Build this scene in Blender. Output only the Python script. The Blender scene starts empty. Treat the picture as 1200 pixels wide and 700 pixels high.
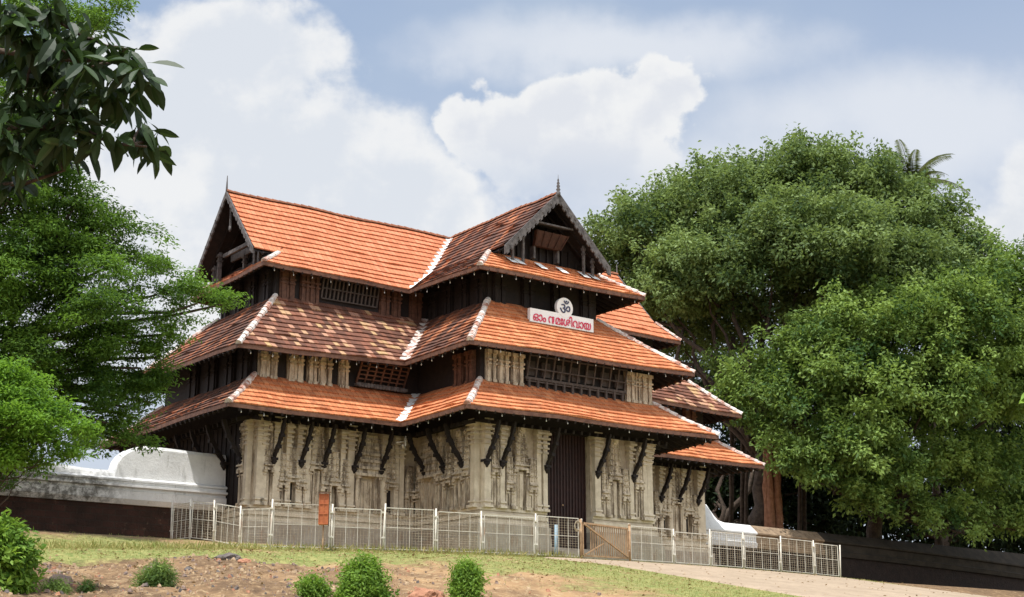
import bpy, math, random
import numpy as np
from mathutils import Vector, Matrix
R = math.radians
SC = bpy.context.scene
COL = SC.collection

# ------------------------------------------------------------------ camera, sky, sun, exposure
CAM = Vector((-36.81, -54.92, -4.912)); YAW = 0.63501; PITCH = 0.25942; FPX = 1700.0
cd = bpy.data.cameras.new('camera'); cam = bpy.data.objects.new('camera', cd); COL.objects.link(cam)
cd.sensor_width = 36; cd.lens = 36*FPX/1200; cd.clip_start = .1; cd.clip_end = 6000
cam.location = CAM; cam.rotation_euler = (math.pi/2+PITCH, 0, -YAW)
SC.camera = cam
FW = Vector((math.sin(YAW)*math.cos(PITCH), math.cos(YAW)*math.cos(PITCH), math.sin(PITCH)))
RT = Vector((math.cos(YAW), -math.sin(YAW), 0)); UP = RT.cross(FW)
def at(px, py, t):            # a point of the photograph at distance t in the world
    return CAM + (FW + RT*((px-600)/FPX) - UP*((py-350)/FPX))*t
SUNDIR = Vector((-.30, -.17, .94)).normalized()
SUN_EL = math.asin(SUNDIR.z); SUN_AZ = math.atan2(SUNDIR.x, SUNDIR.y)
sl = bpy.data.lights.new('sun', 'SUN'); so = bpy.data.objects.new('sun', sl); COL.objects.link(so)
sl.energy = 4.0; sl.angle = R(.55); sl.color = (1, .975, .935)
so.rotation_euler = (-SUNDIR).to_track_quat('-Z', 'Y').to_euler(); so.location = (0, 0, 60)
SC.view_settings.view_transform = 'Standard'; SC.view_settings.look = 'None'
SC.view_settings.exposure = 0.42; SC.view_settings.gamma = 1; SC.view_settings.use_curve_mapping = False

class NT:                      # tiny node-tree helper
    def __init__(s, nt): s.nt = nt; nt.nodes.clear()
    def n(s, t, **k):
        o = s.nt.nodes.new(t)
        for a, v in k.items():
            if a.startswith('i_'):
                o.inputs[a[2:].replace('__', ' ')].default_value = v
            else: setattr(o, a, v)
        return o
    def l(s, a, b): s.nt.links.new(a, b)
    def put(s, x, sock):
        if isinstance(x, (int, float)): sock.default_value = x
        elif isinstance(x, (tuple, list)): sock.default_value = (*x, 1) if (len(x) == 3 and sock.type == 'RGBA') else x
        else: s.l(x, sock)
    def m(s, op, a, b=0, c=0, clamp=False):
        o = s.nt.nodes.new('ShaderNodeMath'); o.operation = op; o.use_clamp = clamp
        for i, x in enumerate((a, b, c)): s.put(x, o.inputs[i])
        return o.outputs[0]
    def mix(s, f, a, b, bl='MIX'):
        o = s.nt.nodes.new('ShaderNodeMix'); o.data_type = 'RGBA'; o.blend_type = bl
        s.put(f, o.inputs[0]); s.put(a, o.inputs[6]); s.put(b, o.inputs[7]); return o.outputs[2]
    def ramp(s, f, stops, interp='LINEAR'):
        o = s.nt.nodes.new('ShaderNodeValToRGB'); cr = o.color_ramp; cr.interpolation = interp
        while len(cr.elements) < len(stops): cr.elements.new(.5)
        for e, (p, c) in zip(cr.elements, stops):
            e.position = p; e.color = (*c, 1) if isinstance(c, (tuple, list)) else (c, c, c, 1)
        s.put(f, o.inputs[0]); return o.outputs[0]
    def noise(s, vec, scale, detail=4, rough=.55, dist=0):
        o = s.nt.nodes.new('ShaderNodeTexNoise'); o.inputs['Scale'].default_value = scale
        o.inputs['Detail'].default_value = detail; o.inputs['Roughness'].default_value = rough
        o.inputs['Distortion'].default_value = dist
        if vec is not None: s.l(vec, o.inputs['Vector'])
        return o.outputs[0]
    def mr(s, v, a, b, c=0, d=1, smooth=True):
        o = s.nt.nodes.new('ShaderNodeMapRange'); o.interpolation_type = 'SMOOTHSTEP' if smooth else 'LINEAR'
        for i, x in enumerate((v, a, b, c, d)): s.put(x, o.inputs[i])
        return o.outputs[0]
    def comb(s, x, y, z=0):
        o = s.nt.nodes.new('ShaderNodeCombineXYZ')
        for i, v in enumerate((x, y, z)): s.put(v, o.inputs[i])
        return o.outputs[0]
    def dot(s, v, c):
        o = s.nt.nodes.new('ShaderNodeVectorMath'); o.operation = 'DOT_PRODUCT'; s.l(v, o.inputs[0]); o.inputs[1].default_value = c
        return o.outputs['Value']

W = bpy.data.worlds.new('World'); SC.world = W; W.use_nodes = True
def build_world():
    t = NT(W.node_tree)
    sky = t.n('ShaderNodeTexSky', sky_type='NISHITA', sun_disc=False, sun_elevation=SUN_EL, sun_rotation=SUN_AZ,
              air_density=1.0, dust_density=1.6, ozone_density=1.6)
    g = t.n('ShaderNodeTexCoord').outputs['Generated']
    fz = t.m('MAXIMUM', t.dot(g, (math.sin(YAW), math.cos(YAW), 0)), .02)
    a = t.m('DIVIDE', t.dot(g, (math.cos(YAW), -math.sin(YAW), 0)), fz)
    b = t.m('DIVIDE', t.dot(g, (0, 0, 1)), fz)
    p = t.comb(a, b)
    warp = t.m('MULTIPLY', t.m('SUBTRACT', t.noise(p, 9, 5, .6), .5), .09)
    puff = t.noise(p, 15, 9, .60)
    vo2 = t.n('ShaderNodeVectorMath', operation='ADD'); t.l(p, vo2.inputs[0]); vo2.inputs[1].default_value = (-.008, .012, 0)
    relief = t.m('SUBTRACT', puff, t.noise(vo2.outputs[0], 15, 9, .60))
    vo = t.n('ShaderNodeTexVoronoi', feature='SMOOTH_F1'); vo.inputs['Scale'].default_value = 26; vo.inputs['Smoothness'].default_value = .7
    vw = t.n('ShaderNodeVectorMath', operation='ADD'); t.l(p, vw.inputs[0]); t.l(t.comb(warp, t.m('MULTIPLY', warp, -.7)), vw.inputs[1])
    t.l(vw.outputs[0], vo.inputs['Vector'])
    bil = t.m('SUBTRACT', .42, vo.outputs['Distance'])
    detail = t.m('ADD', t.m('MULTIPLY', t.m('SUBTRACT', puff, .5), 1.9), t.m('MULTIPLY', bil, .75))
    def field(blobs, amp):
        out = None
        for (ca, cb, ra, rb) in blobs:
            x = t.m('DIVIDE', t.m('SUBTRACT', t.m('ADD', a, warp), ca), ra); y = t.m('DIVIDE', t.m('SUBTRACT', t.m('ADD', b, t.m('MULTIPLY', warp, .6)), cb), rb)
            d = t.m('SUBTRACT', 1, t.m('SQRT', t.m('ADD', t.m('MULTIPLY', x, x), t.m('MULTIPLY', y, y))))
            out = d if out is None else t.m('SMOOTH_MAX', out, d, .15)
        return t.m('ADD', out, t.m('MULTIPLY', detail, amp))
    big = field([(-.27, .40, .13, .085), (-.21, .455, .085, .055), (-.17, .36, .14, .09), (-.11, .33, .12, .065), (-.36, .34, .12, .09), (-.135, .385, .065, .045), (-.06, .275, .12, .045), (-.3, .27, .2, .07)], .50)
    heap = field([(.0, .385, .05, .045), (.035, .405, .035, .03), (.085, .405, .055, .05), (.105, .425, .042, .032), (.06, .37, .08, .04), (-.03, .40, .03, .025)], .66)
    side = field([(.40, .33, .055, .07), (.37, .30, .07, .05), (.5, .35, .12, .1)], .38)
    soft = field([(.18, .345, .10, .06), (.27, .30, .14, .06), (.30, .40, .16, .05), (.08, .46, .16, .03), (-.05, .27, .3, .06), (.12, .30, .14, .05)], .35)
    veil = t.noise(p, 3.2, 4, .5)
    base = t.mix(t.mr(veil, .34, .70, .38, .85), sky.outputs[0], (2.75, 3.3, 4.05))
    base = t.mix(t.mr(t.m('ADD', b, t.m('MULTIPLY', a, -.22)), .50, .23, .08, .65), base, (3.75, 4.0, 4.5))
    def layer(col, F, lo, hi, op, shade):
        al = t.m('MULTIPLY', t.mr(F, lo, hi), op)
        return t.mix(al, col, shade)
    n2 = t.noise(p, 8, 5, .6)
    def shade(F, dark):
        k = t.m('SUBTRACT', t.m('ADD', t.m('MULTIPLY', F, .75), t.m('MULTIPLY', t.m('SUBTRACT', n2, .5), 2.2)), t.m('MULTIPLY', relief, 1.9))
        return t.mix(t.mr(k, .0, .62), (5.0, 5.05, 5.1), dark)
    c = layer(base, soft, -.35, .7, .85, (4.4, 4.6, 4.95))
    c = layer(c, big, -.06, .30, .95, shade(big, (4.2, 4.42, 4.75)))
    c = layer(c, side, .0, .3, .85, shade(side, (4.3, 4.45, 4.7)))
    c = layer(c, heap, -.02, .15, t.m('MULTIPLY', .97, t.mr(b, .32, .395)), shade(heap, (4.3, 4.45, 4.75)))
    axis_el = .40
    ahead = t.dot(g, (math.sin(YAW)*math.cos(axis_el), math.cos(YAW)*math.cos(axis_el), math.sin(axis_el)))
    n3 = t.noise(g, 2.2, 5, .6)
    rest = t.mix(t.mr(n3, .38, .62), (4.8, 5.4, 6.6), (8.9, 9.2, 9.6))  # sky out of view, brightened as added fill for the shaded walls
    c = t.mix(t.mr(ahead, .84, .5), c, rest)
    bg = t.n('ShaderNodeBackground'); bg.inputs['Strength'].default_value = .133
    t.l(c, bg.inputs['Color']); o = t.n('ShaderNodeOutputWorld'); t.l(bg.outputs[0], o.inputs[0])
build_world()

# ------------------------------------------------------------------ materials
def mat(name, rough=.7, spec=.3):
    m = bpy.data.materials.new(name); m.use_nodes = True; t = NT(m.node_tree)
    p = t.n('ShaderNodeBsdfPrincipled'); o = t.n('ShaderNodeOutputMaterial'); t.l(p.outputs[0], o.inputs[0])
    p.inputs['Roughness'].default_value = rough; p.inputs['Specular IOR Level'].default_value = spec
    t.p = p; t.out = o; return m, t
def bump(t, h, strength=.4, dist=.02):
    b = t.n('ShaderNodeBump'); b.inputs['Strength'].default_value = strength; b.inputs['Distance'].default_value = dist
    t.put(h, b.inputs['Height']); t.l(b.outputs[0], t.p.inputs['Normal'])
def obco(t): return t.n('ShaderNodeTexCoord').outputs['Object']
def wpos(t): return t.n('ShaderNodeNewGeometry').outputs['Position']
def noisy(name, c1, c2, scale=3, rough=.75, bs=.3, bscale=40, stain=None, spec=.3, bdist=.02, world=True):
    m, t = mat(name, rough, spec); v = wpos(t) if world else obco(t)
    c = t.mix(t.mr(t.noise(v, scale, 6, .65), .3, .7), c1, c2)
    if stain:
        sc = t.n('ShaderNodeMapping'); sc.inputs['Scale'].default_value = (2.2, 2.2, .5); t.l(v, sc.inputs[0])
        c = t.mix(t.mr(t.noise(sc.outputs[0], 1.6, 6, .7), stain[1], stain[1]+.16, 0, stain[2]), c, stain[0])
    t.put(c, t.p.inputs['Base Color'])
    if bs: bump(t, t.noise(v, bscale, 5, .6), bs, bdist)
    return m
def laterite_mat():
    m, t = mat('laterite_blockwork', .95, .15); v = wpos(t); sx = t.n('ShaderNodeSeparateXYZ'); t.l(v, sx.inputs[0])
    b = t.n('ShaderNodeTexBrick'); b.inputs['Scale'].default_value = 1; b.inputs['Brick Width'].default_value = .48; b.inputs['Row Height'].default_value = .24; b.inputs['Mortar Size'].default_value = .018
    b.inputs['Color1'].default_value = (.045, .025, .019, 1); b.inputs['Color2'].default_value = (.07, .034, .025, 1); b.inputs['Mortar'].default_value = (.05, .036, .028, 1)
    t.l(t.comb(t.m('ADD', sx.outputs[0], t.m('MULTIPLY', t.noise(v, 3, 3), .05)), sx.outputs[2]), b.inputs['Vector'])
    c = t.mix(t.mr(t.noise(v, 1.3, 6, .7), .42, .66, 0, .8), b.outputs['Color'], (.028, .02, .016))
    c = t.mix(t.mr(t.noise(v, 2.3, 6, .8), .60, .70, 0, .5), c, (.20, .13, .09)); t.put(c, t.p.inputs['Base Color'])
    bump(t, t.m('ADD', t.m('MULTIPLY', b.outputs['Fac'], -.6), t.noise(v, 10, 5, .7)), .8, .06); return m
def tile_mat(name, stops, streak=0, cluster=0, pale=None, rough=.8, moss=.25):
    m, t = mat(name, rough, .25)
    sx = t.n('ShaderNodeSeparateXYZ'); t.l(t.n('ShaderNodeUVMap').outputs[0], sx.inputs[0])
    u, v = sx.outputs[0], sx.outputs[1]
    uu = t.m('DIVIDE', u, .235); fu = t.m('FLOOR', uu); fv = t.m('FLOOR', v)
    wn = t.n('ShaderNodeTexWhiteNoise', noise_dimensions='2D'); t.l(t.comb(fu, fv), wn.inputs['Vector'])
    r = wn.outputs['Value']
    if streak:                                   # old tiles weather in runs down the slope
        w2 = t.noise(t.comb(t.m('MULTIPLY', fu, .45), t.m('MULTIPLY', fv, .09)), 1.0, 3, .6)
        r = t.m('ADD', t.m('MULTIPLY', r, 1-streak), t.m('MULTIPLY', t.mr(w2, .3, .7), streak))
    c = t.ramp(r, stops)
    if pale:
        cl = t.noise(t.comb(t.m('MULTIPLY', fu, .30), t.m('MULTIPLY', fv, .42)), 1.0, 2, .5)
        w3 = t.n('ShaderNodeTexWhiteNoise', noise_dimensions='2D'); t.l(t.comb(t.m('ADD', fu, 31.7), t.m('FLOOR', t.m('MULTIPLY', fv, 1))), w3.inputs['Vector'])
        k = t.m('GREATER_THAN', t.m('ADD', cl, t.m('MULTIPLY', w3.outputs['Value'], cluster)), .555+cluster*.56)
        pc = t.ramp(wn.outputs['Color'], pale)
        c = t.mix(t.m('MULTIPLY', k, .8), c, pc)
    n = t.noise(wpos(t), 1.1, 6, .7)
    c = t.mix(t.mr(n, .5, .78, 0, moss), c, (.075, .05, .035))
    n2 = t.noise(wpos(t), 17, 4, .7)
    c = t.mix(t.mr(n2, .35, .75, 0, .35), c, (.10, .055, .035))
    # mortar-dark joints between neighbouring tiles
    fr = t.m('ABSOLUTE', t.m('SUBTRACT', t.m('FRACT', uu), .5))
    c = t.mix(t.mr(fr, .40, .5, 0, .55), c, (.07, .03, .02))
    t.put(c, t.p.inputs['Base Color'])
    h = t.m('ADD', t.m('MULTIPLY', t.m('COSINE', t.m('MULTIPLY', uu, 12.566)), .35), t.m('MULTIPLY', r, .5))
    bump(t, h, .55, .03)
    return m
M = {}
M['tile_new'] = tile_mat('orange_tile', [(0, (.46, .15, .06)), (.5, (.58, .205, .085)), (1, (.66, .27, .12))], moss=.55)
M['tile_top'] = tile_mat('bright_orange_tile', [(0, (.53, .17, .078)), (.5, (.60, .205, .095)), (1, (.65, .245, .125))], moss=.06)
M['tile_old'] = tile_mat('aged_brown_tile', [(0, (.075, .035, .025)), (.55, (.17, .07, .045)), (1, (.28, .11, .065))],
    streak=.35, cluster=.24, pale=[(0, (.46, .22, .15)), (.4, (.55, .31, .20)), (.8, (.58, .40, .19)), (1, (.38, .15, .09))], moss=.35)
M['tile_streak'] = tile_mat('streaked_tile', [(0, (.05, .03, .026)), (.5, (.11, .052, .038)), (.7, (.27, .10, .052)), (.85, (.50, .19, .085)), (1, (.60, .28, .13))], streak=.72, moss=.3)
M['tile_dusty'] = tile_mat('dusty_tile', [(0, (.30, .10, .05)), (.5, (.44, .17, .09)), (1, (.58, .27, .16))], streak=.3, moss=.25)
def hip_mat():
    m, t = mat('whitewashed_ridge', .85, .2); v = wpos(t)
    c = t.mix(t.mr(t.noise(v, 2.4, 5, .7), .42, .62), (.66, .61, .56), (.36, .17, .12))
    c = t.mix(t.mr(t.noise(v, 9, 5, .7), .5, .72, 0, .7), c, (.22, .19, .16)); t.put(c, t.p.inputs['Base Color'])
    bump(t, t.noise(v, 30, 4), .4, .02); return m
M['hip'] = hip_mat()
M['white'] = noisy('white_limewash', (.80, .80, .78), (.66, .65, .62), 2.5, .85, .25, 25)
def limewash():
    m, t = mat('mildewed_limewash', .85, .25); v = wpos(t); sx = t.n('ShaderNodeSeparateXYZ'); t.l(v, sx.inputs[0])
    c = t.mix(t.mr(t.noise(v, 1.1, 6, .65), .3, .7), (.80, .80, .79), (.64, .64, .63))
    sc = t.n('ShaderNodeMapping'); sc.inputs['Scale'].default_value = (2.4, 2.4, .45); t.l(v, sc.inputs[0])
    st = t.noise(sc.outputs[0], 1.5, 7, .72)
    c = t.mix(t.mr(st, .56, .70, 0, .45), c, (.20, .19, .165))
    mil = t.m('MULTIPLY', t.m('MULTIPLY', t.mr(sx.outputs[0], -15.5, -17.5), t.mr(sx.outputs[2], 2.9, 2.3)), t.mr(t.noise(v, 3.5, 6, .75), .38, .6))
    c = t.mix(t.m('MULTIPLY', mil, .85), c, (.075, .07, .058))
    fl_ = t.noise(v, 7, 6, .8); c = t.mix(t.mr(fl_, .62, .70, 0, .5), c, (.42, .38, .33)); t.put(c, t.p.inputs['Base Color']); bump(t, t.m('ADD', t.noise(v, 14, 5), t.m('MULTIPLY', fl_, 1.2)), .45, .03); return m
M['wallwhite'] = limewash()
M['wallwhite_plain'] = noisy('grey_white_limewash', (.82, .82, .81), (.68, .68, .68), 1.1, .85, .3, 14, stain=((.16, .15, .13), .54, .7))
M['stone'] = noisy('carved_cream_stone', (.57, .485, .365), (.39, .315, .225), 1.7, .85, .55, 16, stain=((.13, .10, .07), .50, .8), bdist=.06)
def carved():
    m, t = mat('carved_stone_relief', .85, .3); v = wpos(t)
    c = t.mix(t.mr(t.noise(v, 1.9, 6, .65), .3, .7), (.66, .565, .43), (.44, .36, .265))
    sc = t.n('ShaderNodeMapping'); sc.inputs['Scale'].default_value = (3.0, 3.0, .45); t.l(v, sc.inputs[0])
    c = t.mix(t.mr(t.noise(sc.outputs[0], 1.6, 6, .7), .46, .62, 0, .85), c, (.13, .095, .065)); t.put(c, t.p.inputs['Base Color'])
    vo = t.n('ShaderNodeTexVoronoi', feature='SMOOTH_F1'); vo.inputs['Scale'].default_value = 11; t.l(v, vo.inputs['Vector'])
    h = t.m('ADD', t.m('MULTIPLY', vo.outputs['Distance'], -1.4), t.m('MULTIPLY', t.noise(v, 24, 4, .6), .5)); bump(t, h, .55, .05); return m
M['carved'] = carved()
M['stone_light'] = noisy('cream_plaster', (.70, .61, .475), (.51, .43, .32), 2.2, .85, .4, 20, stain=((.20, .155, .11), .58, .6), bdist=.04)
M['plinth'] = noisy('grey_plinth_plaster', (.40, .355, .29), (.30, .25, .19), 1.2, .9, .3, 18, stain=((.25, .16, .10), .52, .6))
M['wood_dark'] = noisy('blackened_timber', (.012, .009, .009), (.024, .017, .015), 4, .75, .5, 22)
M['wood_brown'] = noisy('reddish_brown_timber', (.075, .036, .024), (.15, .072, .046), 5, .7, .5, 20, stain=((.03, .02, .016), .55, .7))
M['wood_mid'] = noisy('smoky_timber', (.055, .043, .038), (.095, .075, .066), 5, .75, .4, 22)
M['wood_mid2'] = noisy('dull_red_timber', (.035, .018, .014), (.075, .034, .025), 5, .7, .4, 20)
M['wood_door'] = noisy('dark_red_door_timber', (.022, .011, .011), (.042, .018, .015), 5, .6, .4, 20)
M['wood_grey'] = noisy('weathered_grey_timber', (.055, .05, .05), (.15, .135, .13), 6, .85, .5, 25, stain=((.05, .045, .04), .55, .7))
M['fascia'] = noisy('eave_timber', (.085, .038, .025), (.16, .08, .052), 4, .75, .4, 20, stain=((.05, .03, .022), .56, .7))
M['laterite'] = laterite_mat()
M['laterite_plain'] = noisy('dark_laterite', (.045, .026, .02), (.095, .045, .032), 3.5, .95, .8, 9, stain=((.03, .022, .018), .5, .6), bdist=.08)
M['laterite_shaded'] = noisy('shade_darkened_laterite', (.018, .012, .010), (.03, .019, .015), 3.5, .95, .8, 9, bdist=.08)  # base colour darkened to carry the tree shade on the right wall
M['metal_white'] = noisy('old_white_paint', (.66, .63, .55), (.52, .47, .38), 6, .5, .1, 60, stain=((.30, .15, .07), .53, .8), spec=.5)
M['wire'] = noisy('dull_wire', (.46, .40, .30), (.27, .20, .13), 9, .6, 0)
M['metal_rust'] = noisy('rusty_brown_iron', (.27, .16, .085), (.42, .28, .16), 8, .8, .3, 40)
M['blue'] = noisy('pale_blue_paint', (.22, .34, .42), (.30, .40, .46), 6, .6, .1, 50)
M['box'] = noisy('orange_brown_paint', (.42, .13, .045), (.32, .09, .035), 8, .6, .2, 40)
M['bulb'] = mat('white_glass', .2, .6)[0]; M['bulb'].node_tree.nodes['Principled BSDF'].inputs['Base Color'].default_value = (.62, .62, .60, 1)
M['signwhite'] = noisy('white_sign_paint', (.82, .82, .80), (.76, .75, .73), 4, .5, 0)
M['red'] = noisy('pink_red_paint', (.55, .02, .07), (.62, .05, .12), 8, .5, 0)
M['navy'] = noisy('dark_blue_paint', (.03, .035, .085), (.05, .055, .11), 8, .5, 0)
M['rock'] = noisy('dusty_laterite_rock', (.30, .21, .16), (.17, .13, .115), 4, .95, .8, 12, bdist=.06)
M['soil'] = noisy('tan_soil_clod', (.42, .31, .19), (.30, .20, .125), 5, .95, .8, 12)
M['rock_dark'] = noisy('dark_grey_rock', (.085, .075, .07), (.16, .135, .12), 5, .95, .8, 12, bdist=.06)
M['rock_red'] = noisy('red_laterite_rock', (.42, .21, .125), (.30, .14, .085), 5, .95, .8, 12, bdist=.06)
M['bark'] = noisy('brown_bark', (.045, .034, .027), (.10, .072, .052), 5, .95, .9, 12, bdist=.06)
M['bark_red'] = noisy('red_brown_bark', (.22, .10, .055), (.34, .17, .10), 4, .95, .9, 14, bdist=.06)
def leaf_mat(name, c1, c2, trans=.38, rough=.55, spec=.2):
    m, t = mat(name, rough, spec)
    a = t.n('ShaderNodeAttribute', attribute_name='tint')
    c = t.mix(a.outputs['Fac'], c1, c2); t.put(c, t.p.inputs['Base Color'])
    tr = t.n('ShaderNodeBsdfTranslucent'); t.put(t.mix(.5, c, (c2[0]*1.5, c2[1]*1.45, c2[2]*.8)), tr.inputs[0])
    mx = t.n('ShaderNodeMixShader'); mx.inputs[0].default_value = trans
    t.l(t.p.outputs[0], mx.inputs[1]); t.l(tr.outputs[0], mx.inputs[2]); t.l(mx.outputs[0], t.out.inputs[0]); return m
M['leaf_fig'] = leaf_mat('fig_leaf', (.04, .08, .03), (.215, .295, .10), .34)
M['leaf_bright'] = leaf_mat('bright_leaf', (.035, .085, .022), (.235, .34, .085), .35)
M['leaf_shade'] = leaf_mat('shade_leaf', (.012, .024, .011), (.028, .046, .018))
M['leaf_pinnate'] = leaf_mat('feathery_leaf', (.028, .07, .016), (.15, .27, .045), .42)
M['leaf_mango'] = leaf_mat('glossy_large_leaf', (.016, .032, .012), (.05, .095, .026), .2, .5, .25)
M['leaf_lime'] = leaf_mat('lime_leaf', (.035, .10, .014), (.19, .35, .045), .45)
M['leaf_bush'] = leaf_mat('shrub_leaf', (.07, .15, .022), (.22, .36, .055))
M['leaf_palm'] = leaf_mat('palm_leaf', (.05, .075, .03), (.13, .15, .06))
M['grass'] = leaf_mat('grass_blade', (.14, .19, .045), (.48, .40, .18), .3, .7, .15)

def ground_mat():
    m, t = mat('laterite_soil_and_grass', .95, .15); v = wpos(t)
    g = t.n('ShaderNodeAttribute', attribute_name='grass').outputs['Fac']
    n1 = t.noise(v, .9, 7, .65); n2 = t.noise(v, 4.5, 6, .7); n3 = t.noise(v, 22, 4, .7)
    dirt = t.mix(t.mr(n1, .35, .65), (.38, .24, .125), (.20, .125, .07))
    dirt = t.mix(t.mr(n2, .5, .68, 0, .8), dirt, (.47, .345, .20))
    dirt = t.mix(t.mr(n3, .58, .75, 0, .7), dirt, (.12, .075, .05))
    dk = t.n('ShaderNodeAttribute', attribute_name='soil_shade').outputs['Fac']
    dirt = t.mix(t.m('MULTIPLY', dk, t.mr(t.m('ADD', n2, t.m('MULTIPLY', n3, .5)), .50, .95, 1, .2)), dirt, (.105, .068, .042))
    gr = t.mix(t.mr(n2, .3, .7), (.12, .175, .045), (.34, .31, .12))
    k = t.mr(t.m('ADD', g, t.m('MULTIPLY', t.m('SUBTRACT', t.m('ADD', t.m('MULTIPLY', n1, .6), t.m('MULTIPLY', n2, .6)), .6), 1.9)), .3, .8)
    c = t.mix(k, dirt, gr); t.put(c, t.p.inputs['Base Color'])
    bump(t, t.m('ADD', t.m('MULTIPLY', n2, 1.0), t.m('MULTIPLY', n3, .5)), .8, .10); return m
M['ground'] = ground_mat()
M['road'] = noisy('reddish_paving', (.295, .225, .155), (.37, .285, .20), .8, .9, .5, 24, stain=((.25, .185, .135), .5, .7))

# ------------------------------------------------------------------ mesh helpers
class MB:
    def __init__(s): s.v = []; s.f = []; s.mi = []; s.uv = {}; s.sm = set()
    def quad(s, a, b, c, d, uv=None, m=0):
        i = len(s.v); s.v += [tuple(a), tuple(b), tuple(c), tuple(d)]
        if uv: s.uv[len(s.f)] = uv
        s.f.append((i, i+1, i+2, i+3)); s.mi.append(m)
    def poly(s, pts, m=0):
        i = len(s.v); s.v += [tuple(p) for p in pts]; s.f.append(tuple(range(i, i+len(pts)))); s.mi.append(m)
    def hexa(s, b, tp, m=0):          # bottom quad, top quad
        i = len(s.v); s.v += [tuple(p) for p in b]+[tuple(p) for p in tp]
        for f in ((3, 2, 1, 0), (4, 5, 6, 7), (0, 1, 5, 4), (1, 2, 6, 5), (2, 3, 7, 6), (3, 0, 4, 7)):
            s.f.append(tuple(i+k for k in f)); s.mi.append(m)
    def box(s, x0, x1, y0, y1, z0, z1, m=0):
        s.hexa(((x0, y0, z0), (x1, y0, z0), (x1, y1, z0), (x0, y1, z0)), ((x0, y0, z1), (x1, y0, z1), (x1, y1, z1), (x0, y1, z1)), m)
    def bar(s, p, q, w, h, up=(0, 0, 1), m=0, w2=None, h2=None):
        p, q = Vector(p), Vector(q); d = (q-p).normalized(); u = Vector(up); r = d.cross(u)
        if r.length < 1e-4: r = d.cross(Vector((1, 0, 0)))
        r.normalize(); u = r.cross(d); w2 = w if w2 is None else w2; h2 = h if h2 is None else h2
        s.hexa([p-r*w/2-u*h/2, p+r*w/2-u*h/2, p+r*w/2+u*h/2, p-r*w/2+u*h/2],
               [q-r*w2/2-u*h2/2, q+r*w2/2-u*h2/2, q+r*w2/2+u*h2/2, q-r*w2/2+u*h2/2], m)
    def tube(s, pts, rad, n=8, m=0, cap=True):
        pts = [Vector(p) for p in pts]; rings = []
        for k, p in enumerate(pts):
            d = (pts[min(k+1, len(pts)-1)]-pts[max(k-1, 0)]).normalized()
            x = d.cross(Vector((.13, .31, .94))); x = x.normalized() if x.length > 1e-3 else Vector((1, 0, 0)); y = d.cross(x)
            i = len(s.v)
            s.v += [tuple(p+(x*math.cos(2*math.pi*j/n)+y*math.sin(2*math.pi*j/n))*rad[k]) for j in range(n)]
            rings.append(i)
        for a, b in zip(rings, rings[1:]):
            for j in range(n):
                s.sm.add(len(s.f)); s.f.append((a+j, a+(j+1) % n, b+(j+1) % n, b+j)); s.mi.append(m)
        if cap:
            s.f.append(tuple(rings[0]+j for j in reversed(range(n)))); s.mi.append(m)
            s.f.append(tuple(rings[-1]+j for j in range(n))); s.mi.append(m)
    def lathe(s, c, prof, n=10, m=0):
        c = Vector(c); s.tube([c+Vector((0, 0, z)) for r, z in prof], [max(r, .001) for r, z in prof], n, m)
    def build(s, name, mats, parent=None):
        me = bpy.data.meshes.new(name); me.from_pydata(s.v, [], s.f)
        mats = mats if isinstance(mats, (list, tuple)) else [mats]
        for x in mats: me.materials.append(M[x] if isinstance(x, str) else x)
        me.polygons.foreach_set('material_index', s.mi)
        sm = np.zeros(len(s.f), bool); sm[list(s.sm)] = True; me.polygons.foreach_set('use_smooth', sm)
        if s.uv:
            ul = me.uv_layers.new(name='UVMap'); 
            for fi, uv in s.uv.items():
                for k, li in enumerate(me.polygons[fi].loop_indices): ul.data[li].uv = uv[k]
        me.update()
        o = bpy.data.objects.new(name, me); COL.objects.link(o)
        if parent: o.parent = parent
        return o
def thing(name, label, cat, loc=(0, 0, 0), group=None, rz=0):
    o = bpy.data.objects.new(name, None); COL.objects.link(o); o.location = loc; o.rotation_euler = (0, 0, rz)
    o.empty_display_size = .3; return tag(o, label, cat, group)
def tag(o, label, cat, group=None, kind=None):
    if label: o['label'] = label
    if cat: o['category'] = cat
    if group: o['group'] = group
    if kind: o['kind'] = kind
    return o
def copy_of(src, parent=None, loc=None, rz=None, name=None):
    c = src.copy(); COL.objects.link(c)
    if parent: c.parent = parent
    if loc is not None: c.location = loc
    if rz is not None: c.rotation_euler = (0, 0, rz)
    if name: c.name = name
    return c

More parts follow.
